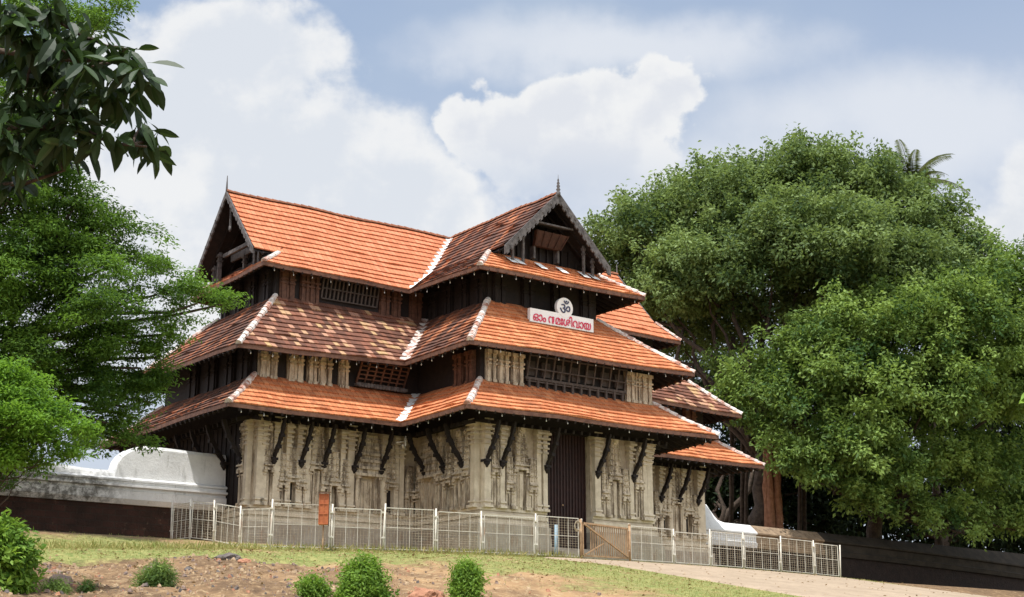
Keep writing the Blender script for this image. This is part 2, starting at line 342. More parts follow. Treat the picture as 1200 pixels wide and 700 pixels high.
# ------------------------------------------------------------------ terrain
from mathutils import noise as mn
def terr0(X, Y):
    n = -13-Y; q = -.0012*(min(max(X, -45), 45)-1)**2
    if n <= 0:
        s = min(1, -n/7); s = s*s*(3-2*s); return (-.47+q)*(1-s)-.0*s
    return -.47+q-.17*min(n, 14)-.125*max(min(n, 60)-14, 0)
def sst(x, a, b):
    t = min(1, max(0, (x-a)/(b-a))); return t*t*(3-2*t)
def terr(X, Y):
    z = terr0(X, Y); k = sst(-X, 8, 12)*sst(-13.6-Y, 0, 2.5)
    if k > 0:
        p = Vector((X*.45, Y*.45, 3)); z += k*(.30*mn.noise(p)+.14*mn.noise(p*2.7)+.06*mn.noise(p*6.5))
    return z
def grassy(X, Y):
    n = -13-Y
    g = .85*sst(n, -9, -1)*(1-.75*sst(n, 2.2, 5.5)*sst(-X, 7, 17)) if n > -9 else 0
    g = max(g, .78*sst(X, -9.5, -6.5)*sst(n, -1, .4))
    patch = mn.noise(Vector((X*.33, Y*.33, 9)))
    g += .35*patch
    if X > 13: g *= 1-sst(X, 13, 16)*sst(Y, -22, -15)
    if X < -16: g -= .65*sst(n, 2.4, 4.5)*sst(-X, 16, 19)
    g -= .28*sst(n, 4, 8)*sst(-X, 7, 10)
    return min(1, max(0, g))
def axis(lo, hi, step, far):
    a = list(np.arange(lo, hi+1e-6, step)); s = step; x = a[-1]; b = []
    while x < far: s *= 1.5; x += s; b.append(x)
    s = step; x = a[0]; c = []
    while x > -far: s *= 1.5; x -= s; c.append(x)
    return c[::-1]+a+b
xs = axis(-44, 44, .4, 3000); ys = axis(-60, 14, .4, 3000)
gm = MB(); gv = [(x, y, terr(x, y)) for y in ys for x in xs]; nx = len(xs)
gm.v = gv; gm.f = [(j*nx+i, j*nx+i+1, (j+1)*nx+i+1, (j+1)*nx+i) for j in range(len(ys)-1) for i in range(nx-1)]
gm.mi = [0]*len(gm.f); gm.sm = set(range(len(gm.f)))
ground = tag(gm.build('ground', 'ground'), 'sloping laterite soil bank with thin grass in front of the gatehouse', None, kind='structure')
at_ = ground.data.attributes.new('grass', 'FLOAT', 'POINT'); at_.data.foreach_set('value', [grassy(v[0], v[1]) for v in gv])
at5 = ground.data.attributes.new('soil_shade', 'FLOAT', 'POINT'); at5.data.foreach_set('value', [sst(-v[0], 15.5, 19)*min(1, max(0, .95+1.1*mn.noise(Vector((v[0]*.5, v[1]*.5, 21))))) if abs(v[0]) < 60 and abs(v[1]) < 70 and v[0] < 10 else sst(v[0], 12.5, 15)*sst(v[1], -24, -15)*1.0 if v[0] < 200 and -60 < v[1] < 60 else 0 for v in gv])  # brown soil darkened further for tree shade, on left bank and right side
# paving that runs out of the gate and off to the right
def road_left(y): return -3.4-1.6*sst(y, -15.5, -13.2)+.12*mn.noise(Vector((0, y*.9, 1)))
def road_right(y): return 11.8+1.15*max(0, -14.2-y)+.15*mn.noise(Vector((5, y*.9, 1))) if y > -24 else 24.5
rm = MB(); ry = list(np.arange(-13.35, -52, -.5)); NX = 40
for j, y in enumerate(ry):
    a, b = road_left(y), road_right(y)
    for i in range(NX+1):
        x = a+(b-a)*i/NX; rm.v.append((x, y, terr0(x, y)+.035+(-.06 if i in (0, NX) else 0)))
for j in range(len(ry)-1):
    for i in range(NX):
        k = j*(NX+1)+i; rm.f.append((k+NX+1, k+NX+2, k+1, k)); rm.mi.append(0); rm.sm.add(len(rm.f)-1)
tag(rm.build('paved_road', 'road'), 'reddish paved road rising to the rusty gate', None, kind='structure')

# ------------------------------------------------------------------ temple gatehouse
T = thing('temple_gatehouse', 'three-tiered timber and stone temple gatehouse with orange tiled roofs', 'temple')
L = {1: 14.0, 2: 13.36, 3: 11.43}; Wd = {1: 6.35, 2: 5.6, 3: 3.51}; P = {1: 10.94, 2: 10.22, 3: 8.78}; Q = {1: 6.5, 2: 5.9, 3: 4.43}
ZE = {1: 5.11, 2: 7.80, 3: 11.55}
def cross(L, W, P, Q):
    return [(-L, -W), (-Q, -W), (-Q, -P), (Q, -P), (Q, -W), (L, -W), (L, W), (Q, W), (Q, P), (-Q, P), (-Q, W), (-L, W)]
CORNER = {1: [-.02, 0, .11, .14, 0, .09, .05, 0, .05, .05, 0, .05], 2: [-.27, 0, .10, .22, 0, -.10, 0, 0, 0, 0, 0, 0], 3: [.09, 0, -.07, -.03, 0, -.10, 0, 0, 0, 0, 0, 0]}
def wob(p):
    p = Vector(p); return p+Vector((0, 0, .075*mn.noise(Vector((p.x*.33, p.y*.33, 5.5)))+.03*mn.noise(Vector((p.x*1.1, p.y*1.1, 2)))))
CONVEX = [0, 2, 3, 5, 6, 8, 9, 11]; REENT = [1, 4, 7, 10]
def slope(mb, e0, e1, t0, t1, rows, m=0, sag=.06, u0=0, lift=.055, jag=True):
    """one tiled slope from eave e0-e1 up to t0-t1, laid in courses"""
    e0, e1, t0, t1 = map(Vector, (e0, e1, t0, t1)); ed = (e1-e0).normalized(); nrm = (e1-e0).cross(t0-e0).normalized()
    org = e0
    def pt(s, f):
        a = e0.lerp(t0, f); b = e1.lerp(t1, f); p = a.lerp(b, s); p = p-Vector((0, 0, sag*4*f*(1-f))); return wob(p)
    N = 14
    rr = random.Random(rows*7+int(abs(e0.x*31+e0.y*17)))
    for r in range(rows):
        f0, f1 = r/rows, (r+1)/rows
        off = [lift*(.8+.45*rr.random()+(.9 if rr.random() < .03 else 0)) for _ in range(N+1)]
        for k in range(N):
            s0, s1 = k/N, (k+1)/N
            a, b = pt(s0, f0)+nrm*off[k], pt(s1, f0)+nrm*off[k+1]; c, d = pt(s1, f1)+nrm*.004, pt(s0, f1)+nrm*.004
            U = lambda p: (p-org).dot(ed)+u0
            ov = [(U(a), r+.02), (U(b), r+.02), (U(c), r+.98), (U(d), r+.98)]
            mb.quad(a, b, c, d, ov, m)
            a2, b2 = pt(s0, f0)-nrm*.01, pt(s1, f0)-nrm*.01
            mb.quad(a2, b2, b, a, [(U(a2), r+.02), (U(b2), r+.02), (U(b), r+.03), (U(a), r+.03)], m)
def hip_line(p, q, w=.26, name='hip_ridge', mt='hip', parent=None, seg=.36, h=.10, sag=.06):
    p, q = Vector(p), Vector(q); n = max(2, int((q-p).length/seg)); mb = MB(); d = (q-p).normalized()
    r = d.cross(Vector((0, 0, 1))).normalized(); u = r.cross(d)
    def P_(f): return wob(p.lerp(q, f)-Vector((0, 0, sag*4*f*(1-f))))
    prof = [(-.5, -.35), (-.42, .25), (-.2, .62), (0, .72), (.2, .62), (.42, .25), (.5, -.35)]
    for k in range(n):
        a, b = P_(k/n), P_((k+1.06)/n); jw = 1+.10*math.sin(k*7.3+p.x*3); wa, wb = w*1.12*jw, w*.94*jw; la = []; lb = []
        for x, z in prof:
            la.append(a+r*x*wa+u*(z*wa*.55+h*.3)); lb.append(b+r*x*wb+u*(z*wb*.5+h*.2))
        for i in range(len(prof)-1):
            mb.sm.add(len(mb.f)); mb.quad(la[i], la[i+1], lb[i+1], lb[i])
        mb.poly(list(reversed(la)))
    return mb.build(name, mt, parent)
def valley(p, q, w, parent, mt='white', sag=.06, lift=.06):
    p, q = Vector(p), Vector(q); mb = MB(); d = (q-p).normalized(); r = d.cross(Vector((0, 0, 1))).normalized(); u = r.cross(d); n = 14
    rr = random.Random(int(abs(p.x*97+p.z*31)))
    for k in range(n):
        a = wob(p.lerp(q, k/n)-Vector((0, 0, sag*4*(k/n)*(1-k/n)))); b = wob(p.lerp(q, (k+1)/n)-Vector((0, 0, sag*4*((k+1)/n)*(1-(k+1)/n))))
        w0, w1 = w*(.8+.5*rr.random()), w*(.8+.5*rr.random()); up_ = u*lift
        mb.quad(a+up_, a+up_+r*w0+u*w0*.40, b+up_+r*w1*.9+u*w1*.36, b+up_, None)
        mb.quad(a+up_-r*w1+u*w1*.40, a+up_, b+up_, b+up_-r*w0*.9+u*w0*.36, None)
    return mb.build('valley_gutter', mt, parent)
def eave_board(pts, parent, h=.17, th=.06):
    mb = MB(); n = len(pts)
    for i in range(n):
        a, b = Vector(pts[i]), Vector(pts[(i+1) % n]); z = Vector((0, 0, 1)); d = (b-a).normalized(); o = d.cross(z)
        for k in range(6):
            p, q = wob(a.lerp(b, k/6)), wob(a.lerp(b, (k+1)/6))
            mb.hexa([p+o*.02-z*h, q+o*.02-z*h, q-o*th-z*h, p-o*th-z*h], [p+o*.02-z*.02, q+o*.02-z*.02, q-o*th-z*.02, p-o*th-z*.02])
    return mb.build('eave_board', 'fascia', parent)
RT_, RISE, ROWS = {1: 1.98, 2: 2.95}, {1: 1.62, 2: 2.77}, {1: 7, 2: 12}
EMAT = {1: ['tile_new']*12, 2: ['tile_old', 'tile_streak', 'tile_new', 'tile_streak', 'tile_old', 'tile_dusty', 'tile_new', 'tile_streak', 'tile_new', 'tile_streak', 'tile_old', 'tile_streak']}
EMAT[1][11] = 'tile_streak'; EMAT[1][4] = 'tile_new'
def soffit(mb, e0, e1, t0, t1, drop=.16):
    z = Vector((0, 0, drop)); e0, e1, t0, t1 = map(Vector, (e0, e1, t0, t1))
    mb.quad(e1-z, e0-z, t0-z, t1-z)
    n = max(3, int((e1-e0).length/.42))
    for k in range(1, n):
        a, b = e0.lerp(e1, k/n)-z*1.35, t0.lerp(t1, k/n)-z*1.35
        mb.bar(a, b, .07, .11)
for k in (1, 2):
    o_, i_ = cross(L[k], Wd[k], P[k], Q[k]), cross(L[k]-RT_[k], Wd[k]-RT_[k], P[k]-RT_[k], Q[k]-RT_[k])
    ev = [(x, y, ZE[k]+CORNER[k][j]) for j, (x, y) in enumerate(o_)]; tp = [(x, y, ZE[k]+RISE[k]) for x, y in i_]
    names = list(dict.fromkeys(EMAT[k])); mb = MB(); sf = MB()
    for j in range(12):
        j2 = (j+1) % 12
        slope(mb, ev[j], ev[j2], tp[j], tp[j2], ROWS[k], names.index(EMAT[k][j]), u0=j*37.3)
        soffit(sf, ev[j], ev[j2], tp[j], tp[j2])
    rf = mb.build('roof', names, T)
    rf['label'] = {1: 'lowest orange tiled roof skirt', 2: 'middle mottled brown and orange tiled roof skirt'}[k]
    sf.build('rafters', 'wood_dark', rf); eave_board(ev, rf)
    for j in CONVEX: hip_line(ev[j], tp[j], parent=rf)
    for j in REENT: valley(ev[j], tp[j], .17 if k == 1 else .2, rf, 'white' if k == 1 else 'hip')

# top roof: two crossing gables with skirts
ZR = 15.53; SM = (ZR-ZE[3])/Wd[3]               # one steep plane on the long roof
YG = 2.79; ZG = ZR-SM*YG; ZK = 12.72; QK = 2.81; YK = 7.15; LI = 9.6
def top_roof():
    names = ['tile_top', 'tile_streak', 'tile_new', 'tile_dusty']; mb = MB(); sf = MB(); soff = []
    rf_parts = []
    c = CORNER[3]
    for sy in (-1, 1):
        for sx, LRr in ((-1, 11.55), (1, 10.35)):
            A = Vector((sx*L[3], sy*Wd[3], ZE[3]+(c[0] if sx < 0 else c[5])))
            V = Vector((sx*Q[3], sy*Wd[3], ZE[3])); H = Vector((sx*(L[3]-1.0), sy*YG, ZG)); Gf = Vector((sx*LRr, sy*YG, ZG)); Rg = Vector((sx*LRr, 0, ZR))
            VK = Vector((sx*QK, sy*(ZR-ZK)/SM, ZK)); Rc = Vector((0, 0, ZR)); VG = V.lerp(VK, (ZG-V.z)/(VK.z-V.z))
            fl = (sx*sy > 0)                        # keep winding outward
            def S(e0, e1, t0, t1, rows, m, sag=0, u0=0):
                if fl: slope(mb, e0, e1, t0, t1, rows, m, sag, u0)
                else: slope(mb, e1, e0, t1, t0, rows, m, sag, u0)
            # long front/back slope: skirt band, middle band, upper band
            S(A, V, H, VG, 3, 0); S(Gf, VG, Vector((Rg.x, sy*(ZR-ZK)/SM, ZK)), VK, 1, 0); S(Vector((Rg.x, sy*(ZR-ZK)/SM, ZK)), VK, Rg, Rc, 10, 0)
            # projecting wing side slope: bell-cast skirt then steep gable slope
            B = Vector((sx*Q[3], sy*P[3], ZE[3]+(c[2] if sx < 0 else c[3]))); K = Vector((sx*QK, sy*YK, ZK))
            KR = Vector((sx*QK, sy*8.28, ZK)); RR = Vector((0, sy*8.28, ZR))
            S(V, B, VK, K, 6, 1 if sy < 0 else 2); S(VK, KR, Rc, RR, 11, 1)
            # front skirt of the projecting wing (half)
            S(B, Vector((0, sy*P[3], ZE[3]-.05)), K, Vector((0, sy*YK, ZK)), 6, 2)
            # end skirt of the long roof (half)
            Ei = Vector((sx*LI, sy*2.0, ZE[3]+1.42)); Em = Vector((sx*LI, 0, ZE[3]+1.42)); E0 = Vector((sx*L[3], 0, ZE[3]))
            S(E0, A, Em, Vector((sx*LI, sy*2.2, ZE[3]+1.5)), 6, 3)
            soff += [(A, V, H, VG), (V, B, VK, K), (B, Vector((0, sy*P[3], ZE[3]-.05)), K, Vector((0, sy*YK, ZK))), (E0, A, Em, Ei)]
            soff += [(Gf, VG, Rg, Rc), (VK, KR, Rc, RR)]
            rf_parts.append((A, H, V, VK, Rc, B, K, sx, sy, LRr))
    for q in soff:
        e0, e1, t0, t1 = q; soffit(sf, e0, e1, t0, t1, .14)
    rf = mb.build('roof', names, T); rf['label'] = 'uppermost bright orange roof with crossing gables'
    sf.build('rafters', 'wood_dark', rf)
    ev = [(x, y, ZE[3]+c[j]) for j, (x, y) in enumerate(cross(L[3], Wd[3], P[3], Q[3]))]; eave_board(ev, rf)
    for (A, H, V, VK, Rc, B, K, sx, sy, LRr) in rf_parts:
        hip_line(A, H, parent=rf, w=.24, sag=0); hip_line(B, K, parent=rf, sag=0, w=.26)
        vb = valley(V, VK, .20, rf, 'white', 0); valley(VK, Rc, .20, rf, 'white', 0)
    hip_line((-11.6, 0, ZR+.02), (10.4, 0, ZR+.02), .2, 'ridge_cap', 'tile_ridge', rf, sag=.0)
    for sy in (-1, 1): hip_line((0, sy*8.3, ZR+.02), (0, sy*.15, ZR+.02), .2, 'ridge_cap', 'tile_ridge', rf, sag=0)
    return rf
M['tile_ridge'] = noisy('ridge_tile', (.32, .12, .06), (.20, .09, .055), 3, .85, .4, 20)
TOP = top_roof()
# bargeboards with scalloped lower edge, finials, gable infill
def bargeboard(p, q, nrm, depth=.34):
    p, q, nrm = Vector(p), Vector(q), Vector(nrm); mb = MB(); n = 26; z = Vector((0, 0, 1))
    for k in range(n):
        a, b = p.lerp(q, k/n), p.lerp(q, (k+1)/n); da = depth*(.82 if k % 2 else 1.06); t = nrm*.07
        mb.hexa([a-z*da, b-z*da, b-z*da+t, a-z*da+t], [a+z*.05, b+z*.05, b+z*.05+t, a+z*.05+t])
    for k in range(4, n, 4):
        a = p.lerp(q, k/n)+nrm*.09-z*.12; mb.bar(a+z*.05, a-z*.05, .05, .05)
    return mb.build('bargeboard', 'wood_grey', TOP)
for sx, X in ((-1, 11.57), (1, 10.37)):
    for sy in (-1, 1): bargeboard((sx*X, 0, ZR), (sx*X, sy*YG, ZG-.02), (sx, 0, 0), .26)
for sy in (-1, 1):
    for sx in (-1, 1): bargeboard((0, sy*8.30, ZR), (sx*(QK+.05), sy*8.30, ZK-.08), (0, sy, 0), .42)
def finial(x, y, z, h, plain=False):
    mb = MB(); 
    if plain: mb.lathe((x, y, z), [(.05, -.2), (.045, .1), (.03, h*.6), (.015, h)], 8)
    else: mb.lathe((x, y, z), [(.10, -.15), (.10, .05), (.05, .09), (.10, .17), (.05, .25), (.085, .33), (.04, .40), (.07, .46), (.03, .54), (.045, .60), (.012, .68), (.008, h)], 10)
    return mb.build('finial', 'wood_grey', TOP)
finial(-11.6, 0, ZR, .75, True); finial(10.4, 0, ZR, .55, True); finial(0, -8.33, ZR, .85); finial(0, 8.33, ZR, .85)
# gable walls (set back) and their timber work
for sx in (-1, 1):
    gw = MB(); gw.poly([(sx*9.55, -2.3, 12.0), (sx*9.55, 2.3, 12.0), (sx*9.55, 2.3, 12.9), (sx*9.55, 0, ZR-.25), (sx*9.55, -2.3, 12.9)])
    for k in range(-5, 6): 
        y = k*.4; gw.bar((sx*9.60, y, 12.2), (sx*9.60, y, ZR-.45-abs(y)*1.13), .09, .09, (1, 0, 0))
    gw.build('gable_wall', 'wood_dark', T)
for sy in (-1, 1):
    gw = MB(); gw.poly([(-2.75, sy*6.95, 12.0), (2.75, sy*6.95, 12.0), (2.75, sy*6.95, 12.75), (0, sy*6.95, ZR-.2), (-2.75, sy*6.95, 12.75)])
    for k in range(-6, 7):
        x = k*.4; gw.bar((x, sy*7.0, 12.4), (x, sy*7.0, ZR-.4-abs(x)*1.05), .09, .09, (0, 1, 0))
    gw.build('gable_wall', 'wood_dark', T)
def side_post(x, y, z0, z1, w=.16):
    mb = MB(); mb.box(x-w/2, x+w/2, y-w/2, y+w/2, z0, z1); mb.box(x-w*.8, x+w*.8, y-w*.8, y+w*.8, z1-.22, z1-.1); mb.box(x-w*.7, x+w*.7, y-w*.7, y+w*.7, z1-.42, z1-.36)
    return mb.build('post', 'wood_grey', T)
for sx, X in ((-1, 10.95), (1, 9.9)):
    for y in (-2.15, -1.75, 1.75, 2.2):
        zt = ZR-.2-abs(y)*SM; side_post(sx*X, y, 11.85, zt)
    for y in (-.7, .3): side_post(sx*(X-.5), y, 12.2, 13.05, .13)
    mb = MB(); mb.bar((sx*(X+.05), -2.0, 13.05), (sx*(X+.05), 1.2, 13.05), .1, .16); mb.bar((sx*(X-.5), -1.6, 13.1), (sx*(X-.5), 1.6, 13.1), .1, .3); mb.build('tie_beam', 'wood_grey', T)
    mb = MB(); mb.bar((sx*(X+.4), 0, ZR-.35), (sx*(X+.4), 0, ZR-1.5), .07, .07); mb.lathe((sx*(X+.4), 0, ZR-1.75), [(.02, 0), (.07, .1), (.05, .25)], 8); mb.build('pendant', 'wood_grey', T)
# little canopied balcony in the front gable
def gable_balcony(sy):
    mb = MB(); y = sy*7.35
    mb.hexa([(-.95, y+sy*.75, 14.10), (1.0, y+sy*.75, 14.10), (.8, y-sy*.3, 14.36), (-.75, y-sy*.3, 14.36)], [(-.95, y+sy*.75, 14.17), (1.0, y+sy*.75, 14.17), (.8, y-sy*.3, 14.43), (-.75, y-sy*.3, 14.43)])
    a = mb.build('balcony_canopy', 'wood_grey', T)
    mb = MB(); mb.hexa([(-.6, y+sy*.1, 13.3), (.75, y+sy*.1, 13.3), (.75, y-sy*.1, 13.3), (-.6, y-sy*.1, 13.3)], [(-.85, y+sy*.55, 13.85), (.95, y+sy*.55, 13.85), (.95, y+sy*.4, 13.85), (-.85, y+sy*.4, 13.85)])
    for k in range(5): mb.bar((-.6+k*.34, y+sy*.12, 13.3), (-.8+k*.42, y+sy*.58, 13.85), .06, .05)
    mb.build('balcony_front', 'wood_mid2', T)
    for x in (-.55, .75):
        mb = MB(); mb.box(x-.05, x+.05, y+(-.3 if sy > 0 else .0), y+(.0 if sy > 0 else .3), 12.75, 13.35); mb.build('balcony_post', 'wood_grey', T)
gable_balcony(-1); gable_balcony(1)
def zsk(y): return ZE[3]+(P[3]-abs(y))*(ZK-ZE[3])/(P[3]-YK)
for sy in (-1, 1):
    for x, z1 in ((-2.1, 13.3), (-1.55, 13.75), (1.75, 13.6), (2.25, 13.1)):
        y = sy*7.85; side_post(x, y, zsk(y)-.05, z1, .10)
    for x in (-2.15, -1.75, -.6, .55, 1.75, 2.3):
        y0, y1 = 8.12, 7.62; pad = MB()
        pad.quad((x-.16, sy*y0, zsk(y0)+.085), (x+.2, sy*y0, zsk(y0)+.085), (x+.14, sy*y1, zsk(y1)+.085), (x-.2, sy*y1, zsk(y1)+.085))
        pad.build('lead_flashing', 'white', TOP)

# walls
WL, WW, WP, WQ = 11.86, 4.24, 8.84, 4.38
def outline(off, dx0=-1.21, dx1=1.15, dep=.42):
    c = cross(WL+off, WW+off, WP+off, WQ+off)
    return c[:3]+[(dx0, -WP-off), (dx0, -WP+dep), (dx1, -WP+dep), (dx1, -WP-off)]+c[3:]
def prism(mb, pts, z0, z1, m=0, top=True):
    n = len(pts)
    for i in range(n):
        (x0, y0), (x1, y1) = pts[i], pts[(i+1) % n]
        mb.quad((x0, y0, z0), (x1, y1, z0), (x1, y1, z1), (x0, y0, z1), None, m)
    if top: mb.poly([(x, y, z1) for x, y in pts], m)
w1 = MB(); prism(w1, outline(0), 1.681, 6.7); w1.box(-1.205, 1.145, -WP+.02, -WP+.4, 5.15, 6.65)
WALL1 = w1.build('stone_wall', 'stone', T)
pl = MB(); prism(pl, outline(.42), -1.2, .62); prism(pl, outline(.36), .6, 1.05); PL = pl.build('plinth', 'plinth', T)
ml = MB()
for off, z0, z1 in ((.24, 1.05, 1.22), (.12, 1.22, 1.32), (.2, 1.32, 1.46), (.08, 1.46, 1.58), (.14, 1.58, 1.68)): prism(ml, outline(off), z0, z1)
ml.build('base_moulding', 'stone_light', T)
# doorway
dm = MB(); dm.box(-1.2, 1.14, -8.50, -8.44, .3, 5.15)
for k in range(15): x = -1.12+k*.157; dm.box(x, x+.05, -8.55, -8.495, .3, 5.15)
D = dm.build('door', 'wood_door', T)
dh = MB(); dh.lathe((-.12, -8.6, 2.05), [(.02, 0), (.05, .03), (.02, .07)], 8); dh.build('handle', 'metal_rust', D)
st = MB()
for k in range(3): st.box(-1.19, 1.13, -9.26-.3*(2-k), -8.6, -.6, .1+.1*k)
st.build('doorstep', 'plinth', T)
fl = MB(); fl.box(-WL-.05, -WL+.02, -3.35, 4.2, 1.69, 6.35)
for k in range(18): y = -3.2+k*.42; fl.box(-WL-.09, -WL-.045, y, y+.07, 1.69, 6.3)
fl.build('dark_flank_panel', 'wood_dark', T)  # dark panel with upright strips over the left flank wall
fz = MB(); zf = cross(WL+.30, WW+.30, WP+.30, WQ+.30); prism(fz, zf, 5.0, 6.1, 0, False)
for j in range(12):
    a, b = Vector((*zf[j], 0)), Vector((*zf[(j+1) % 12], 0)); d = (b-a).normalized(); o = d.cross(Vector((0, 0, 1)))
    for k in range(int((b-a).length/.42)+1): p = a+d*(.1+k*.42); fz.bar(p+o*.0+Vector((0, 0, 5.02)), p+o*.55+Vector((0, 0, 4.90)), .11, .15)
fz.poly([(x, y, 5.0) for x, y in reversed(zf)])
fz.build('timber_frieze', 'wood_dark', T)
# second and third storey timber walls
w2 = MB(); prism(w2, cross(WL+.12, WW+.12, WP+.12, WQ+.12), 6.4, 8.75); W2 = w2.build('timber_wall', 'wood_dark', T)
w3 = MB(); prism(w3, cross(10.38, 2.62, 7.24, 2.92), 10.2, 12.55, 0, False); w3.build('timber_wall', 'wood_dark', T)

# carved stone relief: each upright is a part of its own, sharing a few meshes
def stack(mb, prof, y=0):             # (halfwidth, depth, z0, z1)
    for w, d, z0, z1 in prof: mb.hexa([(-w, -d, z0), (w, -d, z0), (w, y+.03, z0), (-w, y+.03, z0)], [(-w*.97, -d*.96, z1), (w*.97, -d*.96, z1), (w*.97, y+.03, z1), (-w*.97, y+.03, z1)])
def pilaster_mesh(w=.15, H=5.15):
    mb = MB(); z = 1.68
    stack(mb, [(w*1.35, .24, z, z+.10), (w*1.1, .18, z+.10, z+.2), (w*1.3, .22, z+.2, z+.27), (w, .17, z+.27, H-1.0), (w*1.22, .21, H-1.0, H-.93), (w*.95, .17, H-.93, H-.82), (w*1.3, .23, H-.82, H-.75), (w*1.0, .18, H-.75, H-.62),
               (w*1.35, .25, H-.62, H-.55), (w*.9, .17, H-.55, H-.45), (w*1.5, .28, H-.45, H-.37), (w*1.15, .2, H-.37, H-.25), (w*1.7, .3, H-.25, H-.15), (w*1.4, .24, H-.15, H)])
    return mb
def half_round(mb, c, r, y, n=12, ring=False):
    pts = [(c[0]+r*math.cos(2*math.pi*k/n), c[1]+r*math.sin(2*math.pi*k/n)) for k in range(n)]
    mb.poly([(x, y, z) for x, z in pts])
    for k in range(n):
        (x0, z0), (x1, z1) = pts[k], pts[(k+1) % n]; mb.quad((x0, y, z0), (x0, .02, z0), (x1, .02, z1), (x1, y, z1))
def tower_mesh(w, zc, zt, rnd, niche=False, disc=True):
    mb = MB(); z = 1.68; cw = max(.055, w*.17)
    for sx in (-1, 1):                # paired colonnettes
        x = sx*(w-cw)
        for ww, d, a, b in ((cw*1.4, .2, z, z+.12), (cw, .15, z+.12, zc-.32), (cw*1.35, .19, zc-.32, zc-.27), (cw*.9, .14, zc-.27, zc-.2), (cw*1.6, .22, zc-.2, zc-.1)):
            mb.hexa([(x-ww, -d, a), (x+ww, -d, a), (x+ww, .03, a), (x-ww, .03, a)], [(x-ww, -d, b), (x+ww, -d, b), (x+ww, .03, b), (x-ww, .03, b)])
    if not niche: mb.box(-w*.42, w*.42, -.10, .03, z, zc-.15); mb.box(-w*.2, w*.2, -.14, .03, z+.1, zc-.25)
    stack(mb, [(w*1.0, .23, zc-.1, zc-.02), (w*.92, .18, zc-.02, zc+.06), (w*1.04, .25, zc+.06, zc+.12), (w*.88, .19, zc+.12, zc+.22)])
    zz = zc+.22; n = max(4, int((zt-zz)/.25)); hh = (zt-zz)/(n+.6); rr = random.Random(int(w*1000+zc*77))
    for k in range(n):
        f = 1-.45*(k/n)**1.6; ww = w*f; h = hh
        stack(mb, [(ww*.86, .17, zz, zz+h*.80), (ww*.96, .20, zz+h*.80, zz+h*.90), (ww*.8, .16, zz+h*.90, zz+h)])
        m_ = 3 if w > .3 else 2
        for i in range(m_):
            x = (i-(m_-1)/2)*ww*(.66 if m_ == 3 else .9); r = ww*(.24 if m_ == 3 else .33)*rr.uniform(.8, 1.1)
            mb.lathe((x, -.15, zz+.005), [(r*.75, 0), (r*1.0, h*.22), (r*.6, h*.42), (r*.85, h*.58), (r*.35, h*.76)], 6)
        zz += h
    if disc: half_round(mb, (0, zz+hh*.30), w*.62, -.2); half_round(mb, (0, zz+hh*.30), w*.36, -.25, 10)
    return mb
def pavilion_mesh(w, zc, zt):
    mb = MB(); z = 1.68
    for sx in (-1, 1):
        for d_ in (0, .2):
            x = sx*(w-.1-d_*w*1.1); mb.box(x-.07, x+.07, -.2+d_*.3, .03, z, zc-.25); mb.box(x-.1, x+.1, -.24+d_*.3, .03, zc-.25, zc-.15)
    mb.box(-w*.4, w*.4, -.06, .03, z, zc-.3); mb.box(-w*.24, -w*.2, -.10, .03, z, zc-.4); mb.box(w*.2, w*.24, -.10, .03, z, zc-.4)
    zz = zc-.15; n = 6
    for k in range(n):
        h = (zt-zc)/n; f = 1.08-.05*k
        stack(mb, [(w*f, .28-.02*k, zz, zz+h*.4), (w*f*.9, .2-.015*k, zz+h*.4, zz+h)]); zz += h
    return mb
proto = {}
def relief(kind, x, y, face, first_args=None):
    """face 0: front (-Y), 1: left (-X), 2: right (+X), 3: back"""
    rz = {0: 0, 1: -math.pi/2, 2: math.pi/2, 3: math.pi}[face]
    nm = {'p': 'pilaster', 'q': 'pilaster', 'v': 'pavilion_relief'}.get(kind[0], 'tower_relief')
    if kind not in proto:
        mk = {'p': lambda: pilaster_mesh(.15), 'q': lambda: pilaster_mesh(.11, 5.0), 't1': lambda: tower_mesh(.21, 3.15, 4.75, 1), 't2': lambda: tower_mesh(.34, 3.0, 4.75, 2),
              't3': lambda: tower_mesh(.27, 2.75, 4.2, 3, True, False), 't4': lambda: tower_mesh(.36, 3.35, 5.0, 4), 't5': lambda: tower_mesh(.2, 2.6, 3.9, 5, False, False),
              't6': lambda: tower_mesh(.3, 2.9, 4.45, 6, True), 'v': lambda: pavilion_mesh(.62, 3.3, 5.0)}[kind]()
        o = mk.build(nm, 'stone_light' if kind[0] in 'pq' else 'carved', T); proto[kind] = o
        o.location = (x, y, 0); o.rotation_euler = (0, 0, rz)
    else: o = copy_of(proto[kind], T, (x, y, 0), rz, nm)
    o.scale = (1, 1.4, 1)
    return o
def niche(x, y, face, w=.11, z0=1.75, z1=2.7):
    mb = MB(); mb.box(-w, w, -.012, .02, z0, z1)
    o = mb.build('niche', 'wood_dark', T); o.location = (x, y, 0); o.rotation_euler = (0, 0, {0: 0, 1: -math.pi/2, 2: math.pi/2}[face]); return o
for k, x in (('p', -11.66), ('t1', -11.3), ('p', -10.95), ('t5', -10.65), ('t3', -10.25), ('t5', -9.83), ('q', -9.58), ('t4', -9.15), ('t5', -8.78), ('t3', -8.40), ('q', -8.02), ('p', -7.64), ('v', -6.83), ('t6', -5.75), ('q', -5.25), ('t5', -4.85)):
    relief(k, x, -WW, 0)
for k, x in (('q', -11.48), ('q', -10.45), ('q', -9.98), ('q', -8.6), ('t5', -7.9), ('q', -6.1), ('q', -5.5)): relief(k, x, -WW, 0)
for x in (-10.25, -8.45, -5.75): niche(x, -WW, 0)
